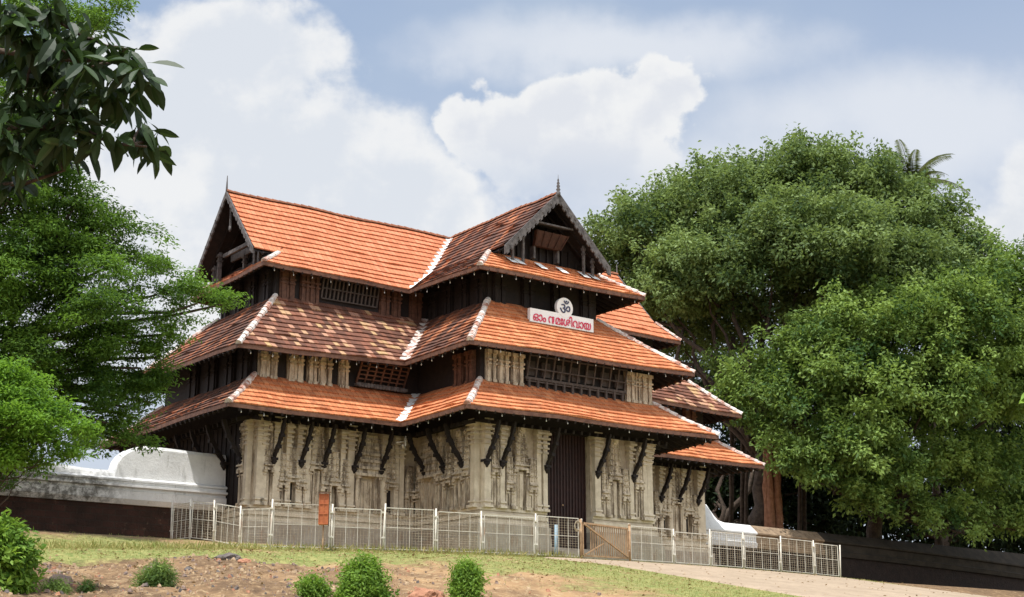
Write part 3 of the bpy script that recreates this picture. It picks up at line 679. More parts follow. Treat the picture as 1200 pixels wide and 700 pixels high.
for k, x in (('p', -4.2), ('t1', -3.82), ('q', -3.48), ('t5', -3.12), ('t4', -2.55), ('t5', -1.98), ('q', -1.68), ('q', -1.36), ('p', 1.36), ('t5', 1.74), ('t4', 2.3), ('t5', 2.87), ('q', 3.2), ('t1', 3.62), ('q', 3.95), ('p', 4.22)):
    relief(k, x, -WP, 0)
for k, x in (('t3', 5.6), ('p', 6.5), ('v', 7.4), ('t5', 8.75), ('t3', 9.3), ('t4', 10.0), ('t6', 10.75), ('t5', 11.2), ('p', 11.66)): relief(k, x, -WW, 0)
for k, x in (('q', 9.02), ('q', 9.62), ('q', 10.42), ('q', 11.45), ('q', 8.3)): relief(k, x, -WW, 0)
for x in (9.3, 10.75, 5.6): niche(x, -WW, 0)
for k, y in (('t5', -4.7), ('v', -5.5), ('t1', -6.35), ('t6', -6.95), ('t2', -7.65), ('t1', -8.2), ('p', -8.62)): relief(k, -WQ, y, 1)
niche(-WQ, -6.95, 1)
for k, y in (('q', -4.05), ('t1', -3.7)): relief(k, -WL, y, 1)
for k, y in (('p', -4.0), ('t3', -3.0), ('t4', -1.8), ('v', 0), ('t4', 1.8), ('t3', 3.0), ('p', 4.0)): relief(k, WL, y, 2)
for k, y in (('t4', -5.4), ('v', -6.6), ('t4', -7.7), ('p', -8.6)): relief(k, WQ, y, 2)
# slanted carved brackets carrying the lowest eave
def bracket_mesh():
    mb = MB(); n = 7
    pts = [Vector((0, -.26-.80*(k/n)-.10*math.sin(math.pi*k/n), 3.55+1.42*(k/n))) for k in range(n+1)]
    for k in range(n): mb.bar(pts[k], pts[k+1], .095+.03*(k % 2), .15+.03*(k % 2), (0, -1, .5))
    mb.box(-.13, .13, -.38, .02, 3.44, 3.54); mb.lathe((0, -.24, 3.22), [(.03, 0), (.07, .07), (.14, .17), (.10, .25)], 8)
    for k in (2, 4): mb.box(-.09, .09, pts[k].y-.13, pts[k].y+.05, pts[k].z-.10, pts[k].z+.04)
    return mb
BR = None
for x, y, f in [(x, -WW, 0) for x in (-11.1, -9.9, -8.9, -7.5, -6.25)]+[(x, -WP, 0) for x in (-4.25, -3.5, -1.3, 1.35, 3.3)]+[(x, -WW, 0) for x in (5.4, 7.6, 9.0, 10.15, 11.35)] \
        + [(-WQ, y, 1) for y in (-5.2, -6.6, -7.9)]+[(-WL, y, 1) for y in (-3.7, -2.2, -.7, .8, 2.3, 3.8)]+[(WL, y, 2) for y in (-3.7, -1.2, 1.2, 3.7)]+[(WQ, y, 2) for y in (-5.4, -7.6)]:
    rz = {0: 0, 1: -math.pi/2, 2: math.pi/2}[f]
    if BR is None: BR = bracket_mesh().build('bracket', 'wood_dark', T); BR.location = (x, y, 0); BR.rotation_euler = (0, 0, rz)
    else: copy_of(BR, T, (x, y, 0), rz, 'bracket')
# second storey: pale carved panels between dark posts, a lattice window, a dark gallery
def panel2(x, y, w, mt='carved', z0=6.62, z1=7.95, rz=0):
    mb = MB(); mb.box(-w, w, -.10, .03, 0, z1-z0)
    for sx in (-1, 1):
        for a, b, e in ((0, .12, .03), (.12, .7, 0), (.7, .76, .04), (.76, .86, .0), (.86, .94, .05), (.94, 1.15, .01), (1.15, 1.3, .06)):
            mb.box(sx*w*.55-w*.28-e, sx*w*.55+w*.28+e, -.17-e, -.09, a*(z1-z0)/1.33, b*(z1-z0)/1.33)
    mb.box(-w*.16, w*.16, -.13, -.09, .1, .7)
    o = mb.build('carved_panel', mt, T); o.location = (x, y, z0); o.rotation_euler = (0, 0, rz); return o
for x, w in ((-11.5, .42), (-10.3, .36), (-9.55, .22), (-8.95, .30), (-8.1, .22)): panel2(x, -WW-.12, w)
for x, w in ((-4.05, .24), (-3.45, .28), (-2.75, .30), (3.2, .26), (3.62, .16), (4.15, .3)): panel2(x, -WP-.12, w)
for x, w in ((6.5, .4), (9.6, .4), (11.0, .4)): panel2(x, -WW-.12, w, 'wood_brown')
for y, w in ((-8.4, .26), (-7.6, .3)): panel2(-WQ-.12, y, w, 'wood_brown', rz=-math.pi/2)
for y, w in ((-3.6, .4), (-2.2, .4), (-.5, .5), (1.3, .5)): panel2(-WL-.12, y, w, 'wood_dark', rz=-math.pi/2)
def lattice(x0, x1, y, z0, z1, lean, mt, nv, nh, sill, name='lattice_window'):
    mb = MB(); 
    for k in range(nv+1):
        x = x0+(x1-x0)*k/nv; mb.bar((x, y, z0), (x, y-lean, z1), .07, .06, (0, 1, 0))
    for k in range(nh+1):
        f = k/nh; mb.bar((x0, y-lean*f-.03, z0+(z1-z0)*f), (x1, y-lean*f-.03, z0+(z1-z0)*f), .05, .05)
    o = mb.build(name, mt, T)
    if sill:
        s = MB(); s.box(x0-.1, x1+.1, y-.22, y+.02, z0-.16, z0-.04)
        n = int((x1-x0)/.14)
        for k in range(n): s.box(x0+k*.14, x0+k*.14+.08, y-.24, y-.215, z0-.2, z0-.02)
        s.build('sill', sill, o)
    return o
lattice(-7.5, -5.25, -WW-.2, 6.95, 7.75, .45, 'wood_brown', 6, 5, 'wood_grey')
lattice(-2.3, 2.85, -WP-.22, 6.9, 7.9, .25, 'wood_mid', 12, 2, None, 'gallery_window')
for k in range(7): g2 = MB(); x = -2.05+k*.78; g2.box(x-.22, x+.22, -WP-.20, -WP-.1, 7.15, 7.75); g2.build('shutter', 'wood_mid', T)
pb = MB(); 
for k in range(12): x = -2.2+k*.45; pb.box(x-.05, x+.05, -WP-.3, -WP-.2, 6.6, 6.95)
pb.box(-2.4, 2.95, -WP-.32, -WP-.18, 6.95, 7.05); pb.build('balustrade', 'wood_mid', T)
# third storey: brown posts, dark shutters
for x, w in ((-9.9, .34), (-9.1, .2), (-8.65, .24), (-5.2, .25), (-4.6, .22), (-3.6, .3)): panel2(x, -2.62, w, 'wood_brown', 10.35, 11.75)
lattice(-8.3, -5.6, -2.70, 10.75, 11.6, .2, 'wood_mid', 14, 2, None)
for y in (-6.8, -5.6, -4.4, -3.2): panel2(-2.92, y, .3, 'wood_dark', 10.35, 11.75, -math.pi/2)
for x in (-2.4, -.9, .7, 2.3): panel2(x, -7.24, .32, 'wood_dark', 10.35, 11.75)
for y in (-2, -.7, .7, 2): panel2(-10.38, y, .3, 'wood_dark', 10.35, 11.75, -math.pi/2)
# white spout under the left valley
sp = MB(); sp.tube([(-5.9, -5.75, 4.72), (-5.9, -5.75, 4.35), (-5.97, -5.8, 4.24), (-6.1, -5.9, 4.22), (-6.2, -6.0, 4.3)], [.035]*5, 8); sp.tube([(-5.9, -5.75, 4.5), (-6.35, -5.75, 4.42)], [.02]*2, 6)
sp.build('rain_spout', 'metal_white', T)

# ------------------------------------------------------------------ strings of bulbs hanging along the eaves
BULB = None
def bulbs(p, q, n, label, group, drop=.24):
    global BULB
    p, q = Vector(p), Vector(q); rr = random.Random(n)
    for k in range(n):
        c = p.lerp(q, (k+.5)/n)+Vector((0, 0, -drop-.05*rr.random()))
        if BULB is None:
            mb = MB(); mb.lathe((0, 0, 0), [(.01, .22), (.012, .09), (.022, .08), (.022, .04), (.045, 0), (.05, -.035), (.03, -.075), (.005, -.085)], 8)
            BULB = mb.build('light_bulb', 'bulb'); o = BULB
        else: o = copy_of(BULB)
        o.location = c; o.scale = (.45, .45, .6); tag(o, label, 'light bulb', group)
def eb(k, j, f=0.0):
    x, y = cross(L[k]-.12, Wd[k]-.12, P[k]-.12, Q[k]-.12)[j]; return Vector((x, y, ZE[k]+CORNER[k][j]))
for k, nm in ((1, 'lowest'), (2, 'middle'), (3, 'uppermost')):
    bulbs(eb(k, 0), eb(k, 1), 8, f'small white bulb in the row under the {nm} eave of the left wing', f'bulbs under the {nm} left wing eave')
    bulbs(eb(k, 1), eb(k, 2), 6, f'small white bulb under the {nm} eave on the shaded flank of the projecting wing', f'bulbs under the {nm} flank eave')
    bulbs(eb(k, 2), eb(k, 3), 12, f'small white bulb in the row under the {nm} eave above the doorway front', f'bulbs under the {nm} front eave')
bulbs(eb(1, 4)+Vector((2.2, 0, 0)), eb(1, 5), 5, 'small white bulb in the row under the low eave right of the doorway front', 'bulbs under the low right wing eave')

# ------------------------------------------------------------------ sign
SG = thing('temple_sign', 'white signboard with red lettering and a round emblem on the middle roof', 'sign', (.17, -8.25, 9.62), rz=0)
sb = MB(); sb.box(-1.72, 1.68, -.09, .09, 0, .58); BO = sb.build('board', 'signwhite', SG)
dk = MB(); n = 36; cx, cz, r = .12, .86, .43
for y, s in ((-.10, 1), (.06, -1)):
    pts = [(cx+r*math.cos(2*math.pi*k/n), y, cz+r*math.sin(2*math.pi*k/n)) for k in range(n)]; dk.poly(pts[::s])
for k in range(n):
    a, b = 2*math.pi*k/n, 2*math.pi*(k+1)/n; f = lambda t, y: (cx+r*math.cos(t), y, cz+r*math.sin(t)); dk.quad(f(a, -.10), f(a, .06), f(b, .06), f(b, -.10))
dk.build('disc', 'signwhite', SG)
lg = MB()
for x in (-1.4, 0, 1.4): lg.box(x-.04, x+.04, .1, .16, -.6, .5)
lg.build('support', 'wood_dark', SG)
def lettering(name, body, w, h, x, z, y, mt, off=0.0, ext=.012):
    cu = bpy.data.curves.new(name, 'FONT'); cu.body = body; cu.size = 1; cu.extrude = 0; cu.align_x = 'LEFT'; cu.offset = off
    tmp = bpy.data.objects.new('tmp', cu); COL.objects.link(tmp)
    dg = bpy.context.evaluated_depsgraph_get(); me = bpy.data.meshes.new_from_object(tmp.evaluated_get(dg)); bpy.data.objects.remove(tmp)
    co = np.array([v.co for v in me.vertices]); lo, hi = co.min(0), co.max(0)
    mb = MB()
    def tr(v, yy): return (x+(v[0]-(lo[0]+hi[0])/2)/(hi[0]-lo[0])*w, yy, z+(v[1]-(lo[1]+hi[1])/2)/(hi[1]-lo[1])*h)
    from collections import Counter
    ec = Counter(); od = {}
    for p in me.polygons:
        vs = list(p.vertices); mb.poly([tr(co[i], y) for i in vs])
        for a, b in zip(vs, vs[1:]+vs[:1]): ec[frozenset((a, b))] += 1; od[frozenset((a, b))] = (a, b)
    for e, c in ec.items():
        if c == 1: a, b = od[e]; mb.quad(tr(co[a], y), tr(co[a], y+ext), tr(co[b], y+ext), tr(co[b], y))
    return mb.build(name, mt, SG)
lettering('lettering', '\u0d13\u0d02 \u0d28\u0d2e\u0d03\u0d36\u0d3f\u0d35\u0d3e\u0d2f', 3.10, .45, -.02, .285, -.118, 'red', .009, .026)
lettering('emblem', '\u0950', .56, .56, cx, cz+.03, -.128, 'navy', .004, .026)

# ------------------------------------------------------------------ compound walls left and right
def wall_run(mb, xs_, prof_at, m=0):
    rows = [[(x, y, z) for y, z in prof_at(x)] for x in xs_]
    for a, b in zip(rows, rows[1:]):
        for i in range(len(a)): j = (i+1) % len(a); mb.quad(a[i], b[i], b[j], a[j], None, m)
    mb.poly(rows[0], m); mb.poly(rows[-1][::-1], m)
LWt = thing('compound_wall', 'whitewashed compound wall with a swooping top left of the gatehouse', 'wall', (0, 0, 0))
def topL(x):
    if x > -13.1: return 3.86
    if x > -15.2: return 3.86+.05*math.sin((x+13.1)/-2.1*math.pi/2)
    if x > -16.5: f = (x+15.2)/-1.3; return 3.91-1.05*(1-math.sqrt(max(0, 1-f*f)))
    return 2.86+.10*sst(-x, 17, 19)-.07*math.sin(-x*1.1)*.3
def profL(x):
    z = topL(x); k = 1 if x > -16.5 else .8
    return [(-2.15, 1.62), (-2.32, 1.80), (-2.34, 2.10), (-2.24, 2.13), (-2.24, 2.22), (-2.42, 2.25), (-2.42, 2.33), (-2.26, 2.36), (-2.26, 2.45), (-2.36, 2.47), (-2.36, 2.53), (-2.16, 2.62),
            (-2.10, z-.12), (-2.02, z), (-1.35, z), (-1.25, z-.12), (-1.2, 2.5), (-1.05, 2.4), (-1.05, 1.62)]
cp = MB(); wall_run(cp, list(np.arange(-60, -20, 1.0))+list(np.arange(-20, -16.6, .3))+[-16.501]+[-16.499]+list(np.arange(-16.4, -12.0, .15))+[-11.98], profL)
cp.build('coping', 'wallwhite', LWt)
lb = MB(); wall_run(lb, np.arange(-60, -11.9, 2.0), lambda x: [(-2.08, -3.2), (-2.02, 1.63), (-1.1, 1.63), (-1.1, -3.2)]); lb.build('laterite_base', 'laterite', LWt)
RWt = thing('compound_wall', 'low compound wall in tree shade right of the gatehouse, white where it meets it', 'wall')
def profR(x):
    z = 3.9-(x-12)*.02 if x < 14.75 else (3.85-(x-14.75)*1.1 if x < 15.55 else 2.95-.012*(x-15.5))
    dz = 0 if x < 15.5 else -.012*(x-15.5)-.0006*(x-15.5)**2
    return [(-2.35, 1.75+dz), (-2.42, 2.0+dz), (-2.30, 2.05+dz), (-2.30, 2.40+dz), (-2.42, 2.45+dz), (-2.42, 2.52+dz), (-1.5-.4*(x > 15.5), z), (-1.35, z), (-.6, 2.5+dz), (-.6, 1.75+dz)]
c1 = MB(); wall_run(c1, [11.98, 13, 14.75, 15.0, 15.2, 15.4, 15.56, 16.5, 17.4], profR); c1.build('white_coping', 'wallwhite', RWt)
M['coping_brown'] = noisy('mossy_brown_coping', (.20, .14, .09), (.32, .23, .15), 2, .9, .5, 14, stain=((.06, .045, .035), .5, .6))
M['coping_shaded'] = noisy('shade_darkened_coping', (.022, .018, .014), (.045, .035, .026), 2, .95, .5, 14)  # tree shade put into the colour of the far coping
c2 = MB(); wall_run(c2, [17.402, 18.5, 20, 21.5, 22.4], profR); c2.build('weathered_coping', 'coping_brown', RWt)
c4 = MB(); wall_run(c4, [22.402]+list(np.arange(23.5, 70, 1.5)), profR); c4.build('shaded_coping', 'coping_shaded', RWt)
c3 = MB(); wall_run(c3, np.arange(11.9, 70, 2.0), lambda x: [(-2.25, -6), (-2.2, 1.76-max(0, x-15.5)*.012-.0006*max(0, x-15.5)**2), (-.7, 1.76-max(0, x-15.5)*.012-.0006*max(0, x-15.5)**2), (-.7, -6)]); c3.build('laterite_base', 'laterite_shaded', RWt)

# ------------------------------------------------------------------ fence, gate, post box and small things
def fence_panel(p, q, label, h=1.45, last=False, wide=False, seed=0, norail=False):
    p, q = Vector(p), Vector(q); rr = random.Random(seed); ln = (q-p).xy.length; ang = math.atan2(q.y-p.y, q.x-p.x)
    t = thing('fence_panel', label, 'fence', p, 'white wire mesh fence panels', ang); dz = (q.z-p.z)
    hh = h+rr.uniform(-.06, .05)
    def zz(x): return dz*x/ln
    po = MB(); po.tube([(0, 0, -.25), (rr.uniform(-.07, .06), rr.uniform(-.06, .06), hh+.08)], [.030]*2, 8)
    po.box(-.055, .055, -.05, .05, hh*.28, hh*.28+.05); po.box(-.055, .055, -.05, .05, hh*.84, hh*.84+.05)
    po.build('post', 'metal_white', t)
    if last:
        p2 = MB(); p2.tube([(ln, 0, dz-.25), (ln+.08, 0, dz+hh)], [.030]*2, 8); p2.build('post', 'metal_white', t)
    fr = MB(); x0, x1 = .09, ln-.08; b = .08; tp = hh-.02+rr.uniform(-.04, .02)
    for x in (x0, x1): fr.bar((x, 0, zz(x)+b), (x, 0, zz(x)+tp), .026, .026, (0, 1, 0))
    fr.bar((x0, 0, zz(x0)+tp), (x1, 0, zz(x1)+tp), .028, .028); fr.bar((x0, 0, zz(x0)+b), (x1, 0, zz(x1)+b), .024, .024); fr.bar((x0, 0, zz(x0)+b+(tp-b)*.52), (x1, 0, zz(x1)+b+(tp-b)*.52), .016, .016)
    n = 4
    for k in range(1, n): x = x0+(x1-x0)*k/n; fr.bar((x, 0, zz(x)+b), (x, 0, zz(x)+tp), .013, .013, (0, 1, 0))
    fr.build('frame', 'metal_white', t)
    wi = MB(); nv, nh = int((x1-x0)/.12), 15
    for k in range(1, nv): x = x0+(x1-x0)*k/nv+rr.uniform(-.008, .008); wi.bar((x, .012, zz(x)+b), (x+rr.uniform(-.015, .015), .012, zz(x)+tp), .007, .007, (0, 1, 0))
    for k in range(1, nh):
        z = b+(tp-b)*k/nh+rr.uniform(-.01, .01); xm = (x0+x1)/2; s_ = rr.uniform(-.015, .012)
        wi.bar((x0, .02, zz(x0)+z), (xm, .02, zz(xm)+z+s_), .0085, .0085); wi.bar((xm, .02, zz(xm)+z+s_), (x1, .02, zz(x1)+z), .0085, .0085)
    wi.build('wire_mesh', 'wire', t); return t
FX = [-15.45, -13.25, -11.29, -9.18, -7.22, -4.86, -2.81]; FY = -13.0
def gp(x, y): return (x, y, terr0(x, y))
lab = ['white mesh fence panel at the fence corner left of the orange box', 'white mesh fence panel just right of the orange box on a pole', 'white mesh fence panel standing behind the tallest clipped shrub',
       'white mesh fence panel before the shaded inner corner of the wings', 'white mesh fence panel before the left corner of the doorway wing', 'white mesh fence panel hinged beside the rusty gate, blue pipe behind it']
for i in range(6): fence_panel(gp(FX[i], FY), gp(FX[i+1], FY), lab[i], 1.46, i == 5, seed=i)
FX2 = [-.42, 1.84, 3.79, 5.62, 7.72, 9.75, 11.32]
lab = ['white mesh fence panel directly right of the rusty gate', 'mesh fence panel below the right edge of the doorway wing', 'mesh fence panel before the recessed right wing wall', 'mesh fence panel before the pointed white wall block',
       'mesh fence panel before the white low coping right of the gatehouse', 'rusty mesh fence panel at the right end of the fence']
for i in range(6): fence_panel(gp(FX2[i], FY), gp(FX2[i+1], FY), lab[i], 1.30+.02*i, i == 5, seed=20+i)
FYs = [-5.26, -6.89, -8.85, -10.86, -13.0]
lab = ['farthest fence panel of the run going back to the dark laterite wall', 'second fence panel from the laterite wall in the receding run', 'fence panel in the receding run under the wall end', 'receding fence panel that ends at the white corner post']
for i in range(4): fence_panel(gp(-15.45, FYs[i]), gp(-15.45, FYs[i+1]+(.06 if i == 3 else 0)), lab[i], 1.36, seed=40+i)
GT = thing('iron_gate', 'rusty brown barred gate with a diagonal brace across the paved road', 'gate', gp(-2.72, -13.02))
gdz = terr0(-.5, -13)-terr0(-2.72, -13)
gf = MB()
for a, b in (((0, 0, .12), (2.2, 0, .12+gdz)), ((0, 0, 1.32), (2.2, 0, 1.22+gdz)), ((0.02, 0, .1), (.02, 0, 1.34)), ((2.19, 0, .1), (2.19, 0, 1.24))): gf.bar(a, b, .06, .06, (0, 1, 0))
gf.build('frame', 'metal_rust', GT)
gb = MB()
for k in range(17): x = .42+k*.105; gb.bar((x, .02, .14), (x, .02, 1.28), .038, .02, (0, 1, 0))
gb.build('bars', 'metal_rust', GT)
bz = MB(); bz.bar((.05, -.05, 1.28), (2.15, -.05, .18), .06, .05); bz.bar((.1, -.04, .16), (1.0, -.04, .62), .04, .04); bz.build('brace', 'metal_rust', GT)
gp2 = MB(); gp2.tube([(2.3, 0, -.3), (2.3, 0, 1.38)], [.05]*2, 8); gp2.tube([(2.3, 0, 1.38), (2.3, 0, 1.42)], [.06, .03], 8); gp2.tube([(-.07, 0, -.3), (-.07, 0, 1.45)], [.05]*2, 8); gp2.build('post', 'metal_rust', GT)
wc = MB()
for q in range(5): wc.tube([(-.30+.14*math.cos(t*.6), -.08-.01*q, 1.14+.015*q+.17*math.sin(t*.6)) for t in range(12)], [.012]*12, 5, 0, False)
wc_o = wc.build('wire_coil', 'wire'); wc_o.location = GT.location; tag(wc_o, 'coil of pale wire hung on the gate post', 'wire coil')
bp = MB(); bp.tube([(-3.75, -12.75, -.8), (-3.73, -12.75, .72)], [.06, .06], 10); tag(bp.build('pipe', 'blue'), 'pale blue upright pipe behind the fence beside the gate', 'pipe')
PB = thing('post_box', 'orange brown wooden box on a thin pole beside the fence', 'box', gp(-13.80, -13.45), rz=R(-33)); PB.scale = (.85, .85, .95)
b1 = MB(); b1.box(-.17, .17, -.16, .16, .88, 1.92); b1.build('body', 'box', PB)
b2 = MB()
for z in (.88, 1.22, 1.56, 1.88): b2.box(-.185, .185, -.185, -.155, z, z+.035)
for x in (-.185, .155, -.015): b2.box(x, x+.03, -.183, -.157, .9, 1.9)
b2.build('frame', 'box', PB)
b3 = MB(); b3.box(.172, .20, -.17, .17, .86, 1.94); b3.hexa([(-.22, -.24, 1.93), (.22, -.24, 1.93), (.22, .2, 1.98), (-.22, .2, 1.98)], [(-.22, -.24, 1.96), (.22, -.24, 1.96), (.22, .2, 2.01), (-.22, .2, 2.01)]); b3.build('roof', 'wood_brown', PB)
b4 = MB(); b4.tube([(0, 0, -.3), (0, 0, .9)], [.028]*2, 8); b4.build('pole', 'metal_rust', PB)
def rock(x, y, s, label, mt, seed, flat=.5):
    import bmesh
    bm = bmesh.new(); bmesh.ops.create_icosphere(bm, subdivisions=3, radius=1)
    for v in bm.verts:
        c = v.co.copy(); d = 1+.42*mn.noise(c*1.1+Vector((seed, 0, 0)))+.2*mn.noise(c*2.6+Vector((0, seed, 0)))+.08*mn.noise(c*6); v.co = c*d
    me = bpy.data.meshes.new('rock'); bm.to_mesh(me); bm.free(); me.materials.append(M[mt])
    o = bpy.data.objects.new('rock', me); COL.objects.link(o); o.scale = (s, s*.75, s*flat); o.location = (x, y, terr(x, y)+s*.12); o.rotation_euler = (0, 0, seed*1.7); return tag(o, label, 'rock')
rock(-18.35, -16.2, .50, 'flat dark rock on the bank below the fence corner', 'rock_dark', 1, .34)
rock(-24.9, -16.9, .32, 'dark stone half buried beside the leafy bush at the left edge', 'rock_dark', 2)
rock(-24.3, -18.8, .26, 'pale stone in the bare soil at the lower left', 'rock', 3)
rock(-25.0, -21.3, .34, 'dusty stone at the very bottom left corner', 'rock', 4)
rock(-17.4, -25.1, .42, 'red laterite lump between the two clipped shrubs', 'rock_red', 5, .6)
rock(-16.9, -24.8, .25, 'small reddish lump left of the narrow clipped shrub', 'rock_red', 6, .6)
rock(-20.6, -18.5, .16, 'small dark stone in the middle of the soil patch', 'rock_dark', 8)
rock(-21.9, -19.3, .20, 'grey stone near the grassy tuft on the bank', 'rock', 9)
rock(-18.9, -18.3, .18, 'brown stone below the flat dark rock', 'rock_red', 11)
rr_ = random.Random(4); cl = MB()
for i in range(7000):                               # loose clods and chips on the bare soil
    x, y = rr_.uniform(-29, -11), rr_.uniform(-26, -14.4)
    if grassy(x, y) > .45 or rr_.random() < grassy(x, y)*1.3 or (x > -16.5 and rr_.random() < .8): continue
    s = .012+.075*rr_.random()**4; z = terr(x, y); a = rr_.random()*6.28; cx_, sx_ = math.cos(a)*s, math.sin(a)*s; j = lambda: rr_.uniform(.6, 1.3)
    cl.hexa([(x-cx_*j(), y-sx_*j(), z-.02), (x+sx_*j(), y-cx_*j(), z-.02), (x+cx_*j(), y+sx_*j(), z-.02), (x-sx_*j(), y+cx_*j(), z-.02)],
            [(x-cx_*.5*j(), y-sx_*.5*j(), z+s*j()*.8), (x+sx_*.5*j(), y-cx_*.6*j(), z+s*j()*.8), (x+cx_*.6*j(), y+sx_*.5*j(), z+s*j()*.6), (x-sx_*.6*j(), y+cx_*.6*j(), z+s*j()*.6)], rr_.choice((0, 1, 1, 2, 2, 2, 2, 3)))
tag(cl.build('soil_clods', ['rock_red', 'rock', 'soil', 'rock_dark']), 'loose clods and chips scattered on the bare soil bank', 'gravel', kind='stuff')

LITTER = True
# ------------------------------------------------------------------ vegetation
def leaves_mesh(name, pos, nrm, axis_, ln, wd, tint, mt, parent=None, fold=.25, droop=0.0):
    n = len(pos); side = np.cross(nrm, axis_); side /= np.linalg.norm(side, axis=1)[:, None]+1e-9
    ax = axis_/(np.linalg.norm(axis_, axis=1)[:, None]+1e-9); nm = np.cross(ax, side)
    ln = ln[:, None]; wd = wd[:, None]
    mid = pos+ax*ln*.45
    b, tip = pos, pos+ax*ln - np.array([0, 0, 1])*ln*droop
    l = mid+side*wd*.5+nm*wd*fold; r = mid-side*wd*.5+nm*wd*fold
    v = np.stack([b, r, tip, l], 1).reshape(-1, 3)
    me = bpy.data.meshes.new(name); me.vertices.add(4*n); me.vertices.foreach_set('co', v.astype(np.float32).ravel())
    # two triangles folded on the midrib
    idx = np.arange(n)*4; f = np.stack([idx, idx+1, idx+2, idx, idx+2, idx+3], 1).ravel()
    me.loops.add(6*n); me.loops.foreach_set('vertex_index', f.astype(np.int32)); me.polygons.add(2*n)
    me.polygons.foreach_set('loop_start', (np.arange(2*n)*3).astype(np.int32))
    at2 = me.attributes.new('tint', 'FLOAT', 'POINT'); at2.data.foreach_set('value', np.repeat(tint, 4).astype(np.float32))
    me.materials.append(M[mt]); me.update(calc_edges=True); me.validate()
    o = bpy.data.objects.new(name, me); COL.objects.link(o)
    if parent: o.parent = parent
    return o
def unit(v): return v/(np.linalg.norm(v, axis=1)[:, None]+1e-9)
def sublobes(lobes, seed, k=14, ratio=.36):
    rg = np.random.default_rng(seed); out = []
    for c, r in lobes:
        n = max(4, int(k*min(1.4, r/2.4)**1.3)); ph = rg.random()*6.28
        for i in range(n):
            z = 1-1.62*(i+.5)/n; a = i*2.39996+ph+rg.normal()*.25; q = math.sqrt(max(0, 1-z*z)); f = rg.uniform(.55, .98)
            out.append(((c[0]+r*f*q*math.cos(a), c[1]+r*f*q*math.sin(a), c[2]+r*f*z*.85), r*ratio*rg.uniform(.6, 1.4)))
        for i in range(int(n*.7)):                     # loose sprigs that break the outline
            d = rg.normal(size=3); d[2] = abs(d[2])+.1; d /= np.linalg.norm(d); f = rg.uniform(1.0, 1.36)
            out.append(((c[0]+r*f*d[0], c[1]+r*f*d[1], c[2]+r*f*d[2]*.85), r*ratio*rg.uniform(.22, .45)))
    return out
def crown(name, lobes, seed, twigs, per, size, spread, mt, parent, flat=1.0, shell=.45, zs=.8, aspect=.5, up=.6, trim=None, cull=False):
    """lobes: (centre, radius); leaves sit in twig clumps spread mostly through the outer part of each lobe"""
    rg = np.random.default_rng(seed); vol = np.array([r**2 for c, r in lobes]); cnt = (twigs*vol/vol.sum()).astype(int)+1
    TP, TD, TT = [], [], []
    for (c, r), k in zip(lobes, cnt):
        d = unit(rg.normal(size=(k, 3))); rad = (shell+(1-shell)*rg.random(k)**.7)
        bumpy = 1+.26*np.sin(d[:, 0]*5+seed+r*9)*np.cos(d[:, 1]*6+c[0])+.18*np.sin(d[:, 2]*9+c[1])+.10*rg.normal(size=k)
        off = d*(rad*bumpy*r)[:, None]; off[:, 2] *= zs
        TP.append(np.array(c)+off); TD.append(d); TT.append(rg.random(k)*.5+.28+.30*rg.normal()*np.ones(k))
    TP, TD, TT = map(np.concatenate, (TP, TD, TT))
    if cull: k = TD[:, 2] > -.25-.5*rg.random(len(TD)); TP, TD, TT = TP[k], TD[k], TT[k]
    n = len(TP)
    P_ = np.repeat(TP, per, 0); D_ = np.repeat(TD, per, 0); N = n*per
    o = rg.normal(size=(N, 3))*spread; o[:, 2] *= flat
    o += D_*(rg.random(N)*spread*.9)[:, None]
    pos = P_+o
    nr = unit(D_*.35+np.array([0, 0, up])+rg.normal(size=(N, 3))*.55)
    ax = unit(np.cross(nr, rg.normal(size=(N, 3)))+unit(o)*.4-np.array([0, 0, .25]))
    ln = size*(.65+.7*rg.random(N)); tint = np.clip(np.repeat(TT, per)+rg.normal(size=N)*.18, 0, 1)
    if trim is not None: k = trim(pos); pos, nr, ax, ln, tint = pos[k], nr[k], ax[k], ln[k], tint[k]
    return leaves_mesh(name, pos, nr, ax, ln, ln*aspect, tint, mt, parent), TP
def limb(mb, p, q, r0, r1, seed, n=7, wob=.08, sag=0):
    rr = random.Random(seed); p, q = Vector(p), Vector(q); ln = (q-p).length; pts = []
    for k in range(n+1):
        f = k/n; w = math.sin(math.pi*f)*ln*wob
        pts.append(p.lerp(q, f)+Vector((rr.uniform(-w, w), rr.uniform(-w, w), rr.uniform(-w, w)*.5+math.sin(math.pi*f)*ln*sag)))
    mb.tube(pts, [r0+(r1-r0)*k/n for k in range(n+1)], 8)
def tree(name, label, base, fork, lobes, seed, twigs, per, size, spread, leaf, r=.5, bark='bark', cat='tree', group=None, sub=0, ratio=.36, **kw):
    t = thing(name, label, cat, base, group); b = Vector(base)
    lob = [((Vector(c)-b), rr) for c, rr in lobes]
    lb2 = [(tuple(c), rr) for c, rr in lob]
    cr, TP = crown('crown', sublobes(lb2, seed, sub, ratio) if sub else lb2, seed, twigs, per, size, spread, leaf, t, **kw)
    mb = MB(); f = Vector(fork)-b
    limb(mb, (0, 0, -.6), f, r*1.25, r*.8, seed, 9, .03)
    for i, (c, rr) in enumerate(lob): limb(mb, f+Vector((0, 0, -.3*(i % 3))), Vector(c)-Vector((0, 0, rr*.25)), r*.38, r*.08, seed+i, 8, .07, .05)
    rg = np.random.default_rng(seed)
    for p in TP[rg.choice(len(TP), min(len(TP), 90), replace=False)]:
        c = min(lob, key=lambda a: (a[0]-Vector(p)).length)[0]; limb(mb, c-Vector((0, 0, .2)), p, r*.09, r*.025, int(abs(p[0]*100)), 4, .08)
    mb.build('trunk', bark, t); return t
def lob(l): return [(at(x, y, d), r) for x, y, d, r in l]

